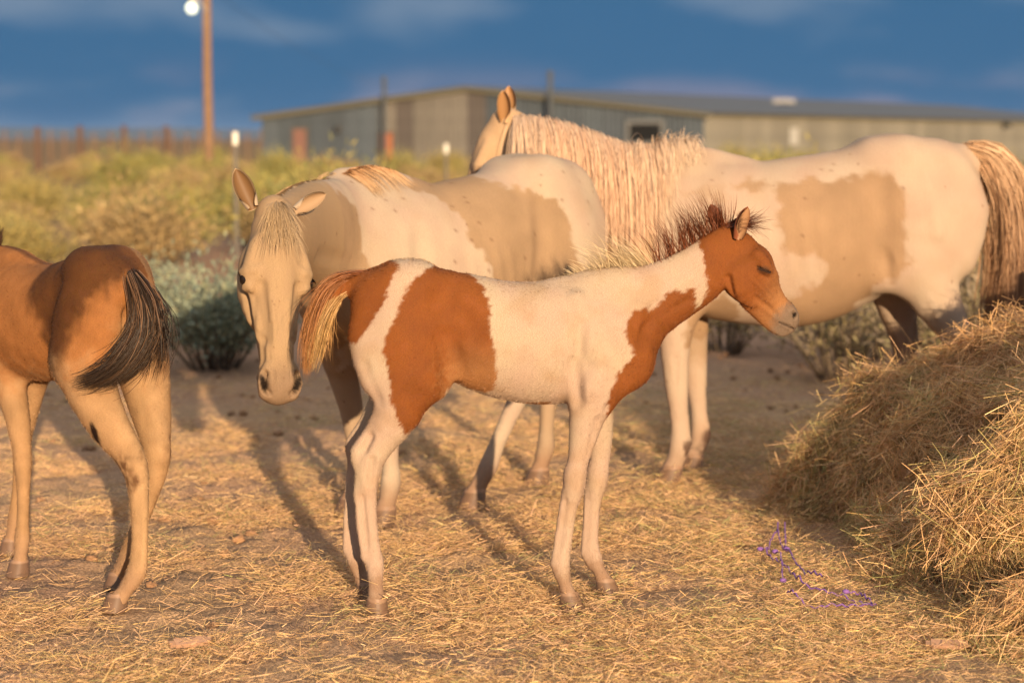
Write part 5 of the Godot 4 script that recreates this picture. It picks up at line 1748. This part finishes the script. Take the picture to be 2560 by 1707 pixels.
func build_shrubs() -> void:
	var rng := RandomNumberGenerator.new()
	rng.seed = 23
	var golds := [[Color(0.33, 0.255, 0.075), Color(0.26, 0.22, 0.075), Color(0.37, 0.28, 0.09)], [Color(0.34, 0.23, 0.10), Color(0.28, 0.20, 0.09), Color(0.38, 0.27, 0.12)], [Color(0.28, 0.25, 0.065), Color(0.21, 0.21, 0.07), Color(0.34, 0.28, 0.075)]]
	var kinds := []
	for k in 6:
		kinds.append(shrub_shape(rng, rng.randf_range(0.55, 0.9), rng.randf_range(0.6, 1.0), 2400, Vector2(0.085, 0.013), golds[k % 3]))
	var n := 0
	var tries := 0
	var spots := []
	while n < 215 and tries < 9000:
		tries += 1
		var d := 23.0 + 66.0 * pow(rng.randf(), 1.5)
		var x := rng.randf_range(-0.285, 0.285) * d
		if tries < 40:
			d = rng.randf_range(21.5, 24.5)
			x = rng.randf_range(-0.28, 0.0) * d
		if x > 0.03 * d and rng.randf() < 0.55 and d < 60.0:
			continue
		var rel := Vector2(x, -d) - Vector2(-12.5, -100.0)
		if rel.dot(Vector2(-0.529, 0.8486)) < 1.5:
			continue
		if Vector2(x + 3.46, d - 25.0).length() < 0.6 or (absf(x / d + 0.1384) < 0.032 and d < 25.0):
			continue
		var ok := true
		for s in spots:
			if s.distance_to(Vector2(x, d)) < 0.95:
				ok = false
				break
		if not ok:
			continue
		spots.append(Vector2(x, d))
		var which: Array = [["rabbitbrush", "golden yellow rabbitbrush shrub in the brush field before the barn"], ["dry_brush", "dry tan shrub among the yellow brush before the barn"], ["rabbitbrush", "olive green rabbitbrush shrub in the brush field before the barn"]][n % 3]
		var o := thing(which[0], which[1], "shrub", Vector3(x, ground_at(x, -d) - 0.02, -d), rng.randf() * 360.0, "brush covering the field")
		var g := rng.randf_range(0.6, 1.3)
		o.scale = Vector3(g, g * rng.randf_range(0.8, 1.1), g)
		var kind: Array = kinds[n % 6]
		part("foliage", kind[0], mats.leaf, o)
		part("stems", kind[1], mats.vertex, o)
		n += 1
	var grey := [Color(0.26, 0.29, 0.20), Color(0.22, 0.26, 0.19), Color(0.28, 0.29, 0.18)]
	for s in [[-1.95, -13.0, 1.3, "grey green sagebrush in shade behind the cream mare's head"], [-2.75, -14.6, 1.1, "small grey green sagebrush behind the bay foal's rump"]]:
		var k := shrub_shape(rng, 0.55, 0.52, 4200, Vector2(0.045, 0.008), grey)
		var o := thing("sagebrush", s[3], "shrub", Vector3(s[0], -0.02, s[1]), rng.randf() * 360)
		o.scale = Vector3.ONE * s[2]
		part("foliage", k[0], mats.leaf, o)
		part("stems", k[1], mats.vertex, o)
	var dry := [Color(0.30, 0.23, 0.14), Color(0.26, 0.20, 0.13), Color(0.32, 0.26, 0.12)]
	for s in [[2.05, -12.4, 1.0, "bare twiggy shrub in shade under the tall mare's belly"], [2.75, -11.6, 1.15, "dry brown shrub behind the tall mare's hind legs"], [3.6, -12.8, 1.2, "dry brown shrub beside the tall mare's tail"], [1.5, -14.0, 0.9, "low dry shrub beyond the tall mare's forelegs"], [2.4, -13.6, 1.2, "broad dry shrub beyond the tall mare's belly"], [3.1, -14.2, 1.3, "tall dry shrub beyond the tall mare's hindquarters"]]:
		var k := shrub_shape(rng, 0.6, 0.7, 2600, Vector2(0.06, 0.006), dry)
		var o := thing("dry_shrub", s[3], "shrub", Vector3(s[0], -0.02, s[1]), rng.randf() * 360)
		o.scale = Vector3.ONE * s[2]
		part("foliage", k[0], mats.leaf, o)
		part("stems", k[1], mats.vertex, o)

# ------------------------------------------------------------------ hay and straw

# a handful of stems about the origin; up is +y, they lie flatter as lie goes to 1
func tuft(rng: RandomNumberGenerator, count: int, lo: float, hi: float, width: float, spread: float, lie: float, combed := false, bent := true) -> Shape:
	var sh := Shape.new()
	for k in count:
		var t := rng.randf() * TAU
		var rise: float = rng.randf_range(-0.1, 0.35) * lie + rng.randf_range(0.2, 1.4) * (1.0 - lie)
		if combed:
			t = rng.randfn() * 0.55
		var d := Vector3(cos(t), rise, sin(t)).normalized()
		var l := rng.randf_range(lo, hi)
		var p := Vector3(rng.randfn() * spread, rng.randf() * 0.012, rng.randfn() * spread) - d * l * 0.4 * lie
		p.y = maxf(p.y, 0.0)
		var bend := Vector3(rng.randfn(), rng.randfn() * 0.5 - 0.2, rng.randfn()) * 0.09 * l
		var tone := rng.randf_range(0.6, 1.28)
		var c := Color(tone, tone * rng.randf_range(0.94, 1.04), tone * rng.randf_range(0.8, 1.15))
		var w := width * rng.randf_range(0.6, 1.3)
		var roll := Vector3(rng.randfn(), rng.randfn(), rng.randfn())
		if bent:
			sh.ribbon(PackedVector3Array([p, p + d * l * 0.5 + bend, p + d * l]), w, roll, c, c, 0.5)
		else:
			sh.ribbon(PackedVector3Array([p, p + d * l]), w, roll, c, c, 0.3)
	return sh

func straw_tone(rng: RandomNumberGenerator, green: float) -> Color:
	var c := Color(0.84, 0.55, 0.26).lerp(Color(0.72, 0.445, 0.24), rng.randf())
	if rng.randf() < green:
		c = c.lerp(Color(0.42, 0.43, 0.16), rng.randf_range(0.4, 1.0))
	return c * rng.randf_range(0.8, 1.15)

func build_hay() -> void:
	var rng := RandomNumberGenerator.new()
	rng.seed = 61
	var piles := [
		["hay_pile", "torn open heap of green and golden hay beside the pinto foal", [
			[[1.33, 0.02, -8.0, 0.24], [1.66, 0.16, -7.7, 0.42], [2.05, 0.26, -7.6, 0.52], [2.7, 0.35, -7.5, 0.60]],
			[[1.62, 0.05, -7.2, 0.28], [1.97, 0.24, -7.1, 0.45], [2.5, 0.45, -7.0, 0.55]],
			[[1.72, 0.22, -6.35, 0.30], [2.1, 0.42, -6.3, 0.45], [2.75, 0.60, -6.2, 0.58]],
			[[1.60, -0.05, -5.75, 0.22], [1.95, 0.05, -5.6, 0.30], [2.4, 0.12, -5.5, 0.36]],
			[[1.42, 0.0, -6.75, 0.15], [1.58, 0.10, -6.55, 0.22]],
			[[2.35, 0.70, -7.5, 0.25], [2.7, 0.85, -7.2, 0.30]]], 9800, 0.30],
		["added_shade_hay", "low unseen drift of hay added right of the camera to shade the foreground", [  # unseen drift, added so its shadow falls on the right foreground
			[[1.5, -0.02, -3.2, 0.16], [1.8, 0.02, -3.0, 0.24], [2.3, 0.05, -2.9, 0.30]]], 500, 0.2]]
	var kinds := []
	for k in 5:
		kinds.append(tuft(rng, 26 if k < 4 else 14, 0.03, 0.14, 0.0018, 0.05, 0.80, k < 4, k > 3))
	for spec in piles:
		var F := Field.new()
		for c in spec[2]:
			F.chain(c, 1.0, 0.12, Vector3(0, 0, 1), 2)
		var net := F.net(0.035)
		var pos: PackedVector3Array = net[0]
		var nor: PackedVector3Array = remade_normals(pos, net[2])
		for i in pos.size():
			var p := pos[i]
			pos[i] += nor[i] * (0.13 * bump.get_noise_3d(p.x * 1.1, p.y * 1.6, p.z * 1.1) + 0.05 * fine.get_noise_3d(p.x * 0.8, p.y * 1.3, p.z * 0.8))
		nor = remade_normals(pos, net[2])
		var sh := Shape.new()
		sh.v = pos
		sh.n = nor
		sh.idx = net[2]
		for p in pos:
			sh.c.append(Color(0.42, 0.28, 0.13) * (1.0 + 0.5 * fine.get_noise_3d(p.x * 2.0, p.y * 2.0, p.z * 2.0)))
		var o := thing(spec[0], spec[1], "hay")
		part("core", sh.mesh(), mats.soil, o)
		var stems := Shape.new()
		var area := PackedFloat32Array()
		var total := 0.0
		for k in range(0, sh.idx.size(), 3):
			var mid := (pos[sh.idx[k]] + pos[sh.idx[k + 1]] + pos[sh.idx[k + 2]]) / 3.0
			var wgt := 1.0 if mid.y > -0.05 else 0.0
			if mid.x > 0.30 * -mid.z + 0.25:
				wgt *= 0.25
			total += wgt * (pos[sh.idx[k + 1]] - pos[sh.idx[k]]).cross(pos[sh.idx[k + 2]] - pos[sh.idx[k]]).length()
			area.append(total)
		for i in spec[3]:
			var k := area.bsearch(rng.randf() * total) * 3
			if k >= sh.idx.size():
				continue
			var u := rng.randf()
			var w := rng.randf() * (1.0 - u)
			var i0 := sh.idx[k]
			var p := pos[i0] * (1.0 - u - w) + pos[sh.idx[k + 1]] * u + pos[sh.idx[k + 2]] * w
			var nn := (nor[i0] + Vector3(rng.randfn(), rng.randfn(), rng.randfn()) * 0.24).normalized()
			var hang := Vector3(1.6 * bump.get_noise_3d(p.x, p.y, p.z + 20.0), -0.6, 1.6 * bump.get_noise_3d(p.x + 20.0, p.y, p.z)) + Vector3(rng.randfn(), rng.randfn(), rng.randfn()) * 0.35
			var s := (hang - nn * hang.dot(nn)).normalized()
			var g := rng.randf_range(0.6, 1.3)
			var patch := clampf(0.5 + 1.5 * bump.get_noise_3d(p.x * 0.8 + 9.0, p.y * 1.6, p.z * 0.8), 0.0, 1.0)
			var kind := rng.randi() % 5
			stems.add(kinds[kind], Transform3D(Basis(s, nn, s.cross(nn)) * g, p - nn * 0.012), straw_tone(rng, spec[4] * 1.3 * patch).lerp(Color(0.56, 0.31, 0.13), 0.4 * (1.0 - patch)))
		part("stems", stems.mesh(), mats.straw, o).set_meta("kind", "stuff")

func build_straw() -> void:
	var rng := RandomNumberGenerator.new()
	rng.seed = 71
	var kinds := []
	for k in 6:
		kinds.append(tuft(rng, 24 if k < 5 else 10, 0.010, 0.062 if k < 5 else 0.11, 0.0017, 0.062, 0.94, false, k > 4))
	var all := Shape.new()
	var n := 0
	var tries := 0
	while n < 17500 and tries < 400000:
		tries += 1
		var d := 4.9 + 8.6 * pow(rng.randf(), 1.15)
		var x := rng.randf_range(-0.30, 0.30) * d
		var dense := clampf(0.22 + 1.7 * cover.get_noise_2d(x * 1.8, -d * 2.2) + 0.5 * smoothstep(-1.3, 0.7, x), 0.05, 1.0)
		dense *= smoothstep(13.5, 9.0, d)
		if rng.randf() > dense:
			continue
		var mound := maxf(0.0, bump.get_noise_2d(x * 0.9 + 5.0, -d * 1.8)) * 0.06 * dense
		var y := ground_at(x, -d) + rng.randf() * (0.012 + mound * 0.7) - 0.002
		var g := rng.randf_range(0.6, 1.25)
		var tilt := Vector3(rng.randfn() * 0.22, 1, rng.randfn() * 0.22 + 0.05).normalized()
		var s := tilt.cross(Vector3(rng.randfn(), 0, rng.randfn())).normalized()
		var kind := n % 6
		all.add(kinds[kind], Transform3D(Basis(s, tilt, s.cross(tilt)) * g, Vector3(x, y + 0.004, -d)), straw_tone(rng, 0.07 if x < 0.5 else 0.2))
		n += 1
	var o := part("loose_straw", all.mesh(), mats.straw, self)
	tag(o, "golden straw littered over the trampled ground under the horses", "straw")
	o.set_meta("kind", "stuff")

func lump(rng: RandomNumberGenerator, r: float, col: Color) -> Shape:
	var sh := Shape.new()
	ball(sh, Vector3.ZERO, Vector3.ONE * r, col, 8)
	var off := rng.randf() * 50.0
	for i in sh.v.size():
		var p := sh.v[i]
		sh.v[i] = p * Vector3(1.0, 0.6, 0.85) * (1.0 + 0.9 * bump.get_noise_3d(p.x * 14.0 + off, p.y * 14.0, p.z * 14.0))
		sh.c[i] = col * (1.0 + 0.4 * fine.get_noise_3d(p.x * 6.0 + off, p.y * 6.0, p.z * 6.0))
	sh.n = remade_normals(sh.v, sh.idx)
	return sh

func build_small_things() -> void:
	var rng := RandomNumberGenerator.new()
	rng.seed = 81
	mats.eye = plain(0.015, 0.01, 0.008, 0.12)
	# dung and clods, thickest behind the bay foal and under the cream mare
	var kinds := []
	for k in 6:
		kinds.append(lump(rng, 0.030, Color(0.34, 0.185, 0.095) * rng.randf_range(0.7, 1.15)).mesh())
	for k in 130:
		var d := rng.randf_range(6.0, 8.0) if k < 16 else rng.randf_range(7.6, 13.5)
		var x := rng.randf_range(-0.26, -0.07 if k < 16 else 0.02) * d
		if k > 105:
			x = rng.randf_range(0.08, 0.2) * d
			d = rng.randf_range(10.5, 14.0)
		var close := false
		for h in STANDING:
			close = close or Vector2(x - h[0], -d - h[1]).length() < 0.12
		if close:
			continue
		var o := part("dung_clod", kinds[k % 6], mats.vertex, self)
		var g := rng.randf_range(0.4, 0.95)
		o.transform = Transform3D(Basis(Vector3.UP, rng.randf() * TAU).scaled(Vector3.ONE * g), Vector3(x, ground_at(x, -d) + 0.010 * g, -d))
		tag(o, "small dry brown dung clod lying on the straw", "clod", "dung clods scattered over the straw")
	for c in [[-0.94, -5.68, 24.0, "flat pale bark chip lying on the straw before the bay foal"], [1.28, -5.74, -10.0, "flat grey chip of wood beside the hay"]]:
		var sh := Shape.new()
		var col := Color(0.42, 0.24, 0.15)
		sh.box(Vector3(-0.045, 0, -0.018), Vector3(0.05, 0.012, 0.016), col)
		sh.box(Vector3(-0.06, 0.001, -0.01), Vector3(-0.045, 0.010, 0.012), col * 0.9)
		sh.box(Vector3(0.05, 0.002, -0.012), Vector3(0.062, 0.011, 0.006), col * 1.1)
		var o := part("bark_chip", sh.mesh(), mats.vertex, self)
		o.transform = Transform3D(Basis(Vector3.UP, deg_to_rad(c[2])) * Basis(Vector3.RIGHT, 0.35), Vector3(c[0], ground_at(c[0], c[1]) + 0.022, c[1]))
		tag(o, c[3], "chip")
	build_twine()

func build_twine() -> void:
	var o := thing("baling_twine", "knotted purple baling twine lying on the straw before the hay", "twine", Vector3(1.0, 0, -6.6))
	var strands := [
		[[-0.116, -0.388], [-0.094, -0.388], [-0.095, -0.340], [-0.080, -0.256], [-0.062, -0.208], [-0.057, -0.116], [-0.054, -0.048], [-0.060, 0.029], [-0.054, 0.104], [-0.036, 0.178], [-0.001, 0.220], [0.030, 0.261], [0.069, 0.306], [0.095, 0.371], [0.118, 0.419], [0.147, 0.448]],
		[[-0.094, -0.388], [-0.077, -0.450], [-0.051, -0.578], [-0.010, -0.710], [-0.018, -0.591], [-0.020, -0.463], [-0.018, -0.364], [-0.016, -0.232], [-0.011, -0.093], [-0.002, 0.007], [0.015, 0.072], [0.030, 0.115]],
		[[0.003, -0.791], [-0.010, -0.710]],
		[[0.028, -0.791], [0.005, -0.604], [-0.020, -0.388]],
		[[-0.053, -0.303], [-0.062, -0.208], [-0.071, -0.116], [-0.089, -0.004], [-0.103, 0.136]],
		[[-0.111, 0.291], [-0.103, 0.351], [-0.090, 0.390], [-0.066, 0.439], [-0.024, 0.458], [0.020, 0.467], [0.061, 0.486], [0.109, 0.519]],
		[[0.081, 0.276], [0.108, 0.291], [0.128, 0.311], [0.134, 0.380], [0.147, 0.448]]]
	for s in strands:
		var pts := PackedVector3Array()
		var rad := PackedFloat32Array()
		var col := PackedColorArray()
		for i in (s.size() - 1) * 5 + 1:
			var t: float = i / 5.0
			var k := mini(int(t), s.size() - 2)
			var p := Vector2(s[k][0], s[k][1]).cubic_interpolate(Vector2(s[k + 1][0], s[k + 1][1]), Vector2(s[maxi(k - 1, 0)][0], s[maxi(k - 1, 0)][1]), Vector2(s[mini(k + 2, s.size() - 1)][0], s[mini(k + 2, s.size() - 1)][1]), t - k)
			pts.append(Vector3(p.x, ground_at(p.x + 1.0, p.y - 6.6) + 0.052 + 0.004 * sin(i * 1.7), p.y))
			rad.append(0.0030)
			col.append(Color.WHITE)
		var sh := Shape.new()
		sh.tube(pts, rad, col, 5)
		part("cord", sh.mesh(), mats.twine, o)
	for kn in [[-0.115, -0.382], [-0.067, -0.34], [-0.021, -0.376], [0.081, 0.276], [-0.105, 0.147]]:
		var sh := Shape.new()
		ball(sh, Vector3(kn[0], ground_at(kn[0] + 1.0, kn[1] - 6.6) + 0.056, kn[1]), Vector3(0.012, 0.008, 0.010), Color.WHITE, 5)
		part("knot", sh.mesh(), mats.twine, o)
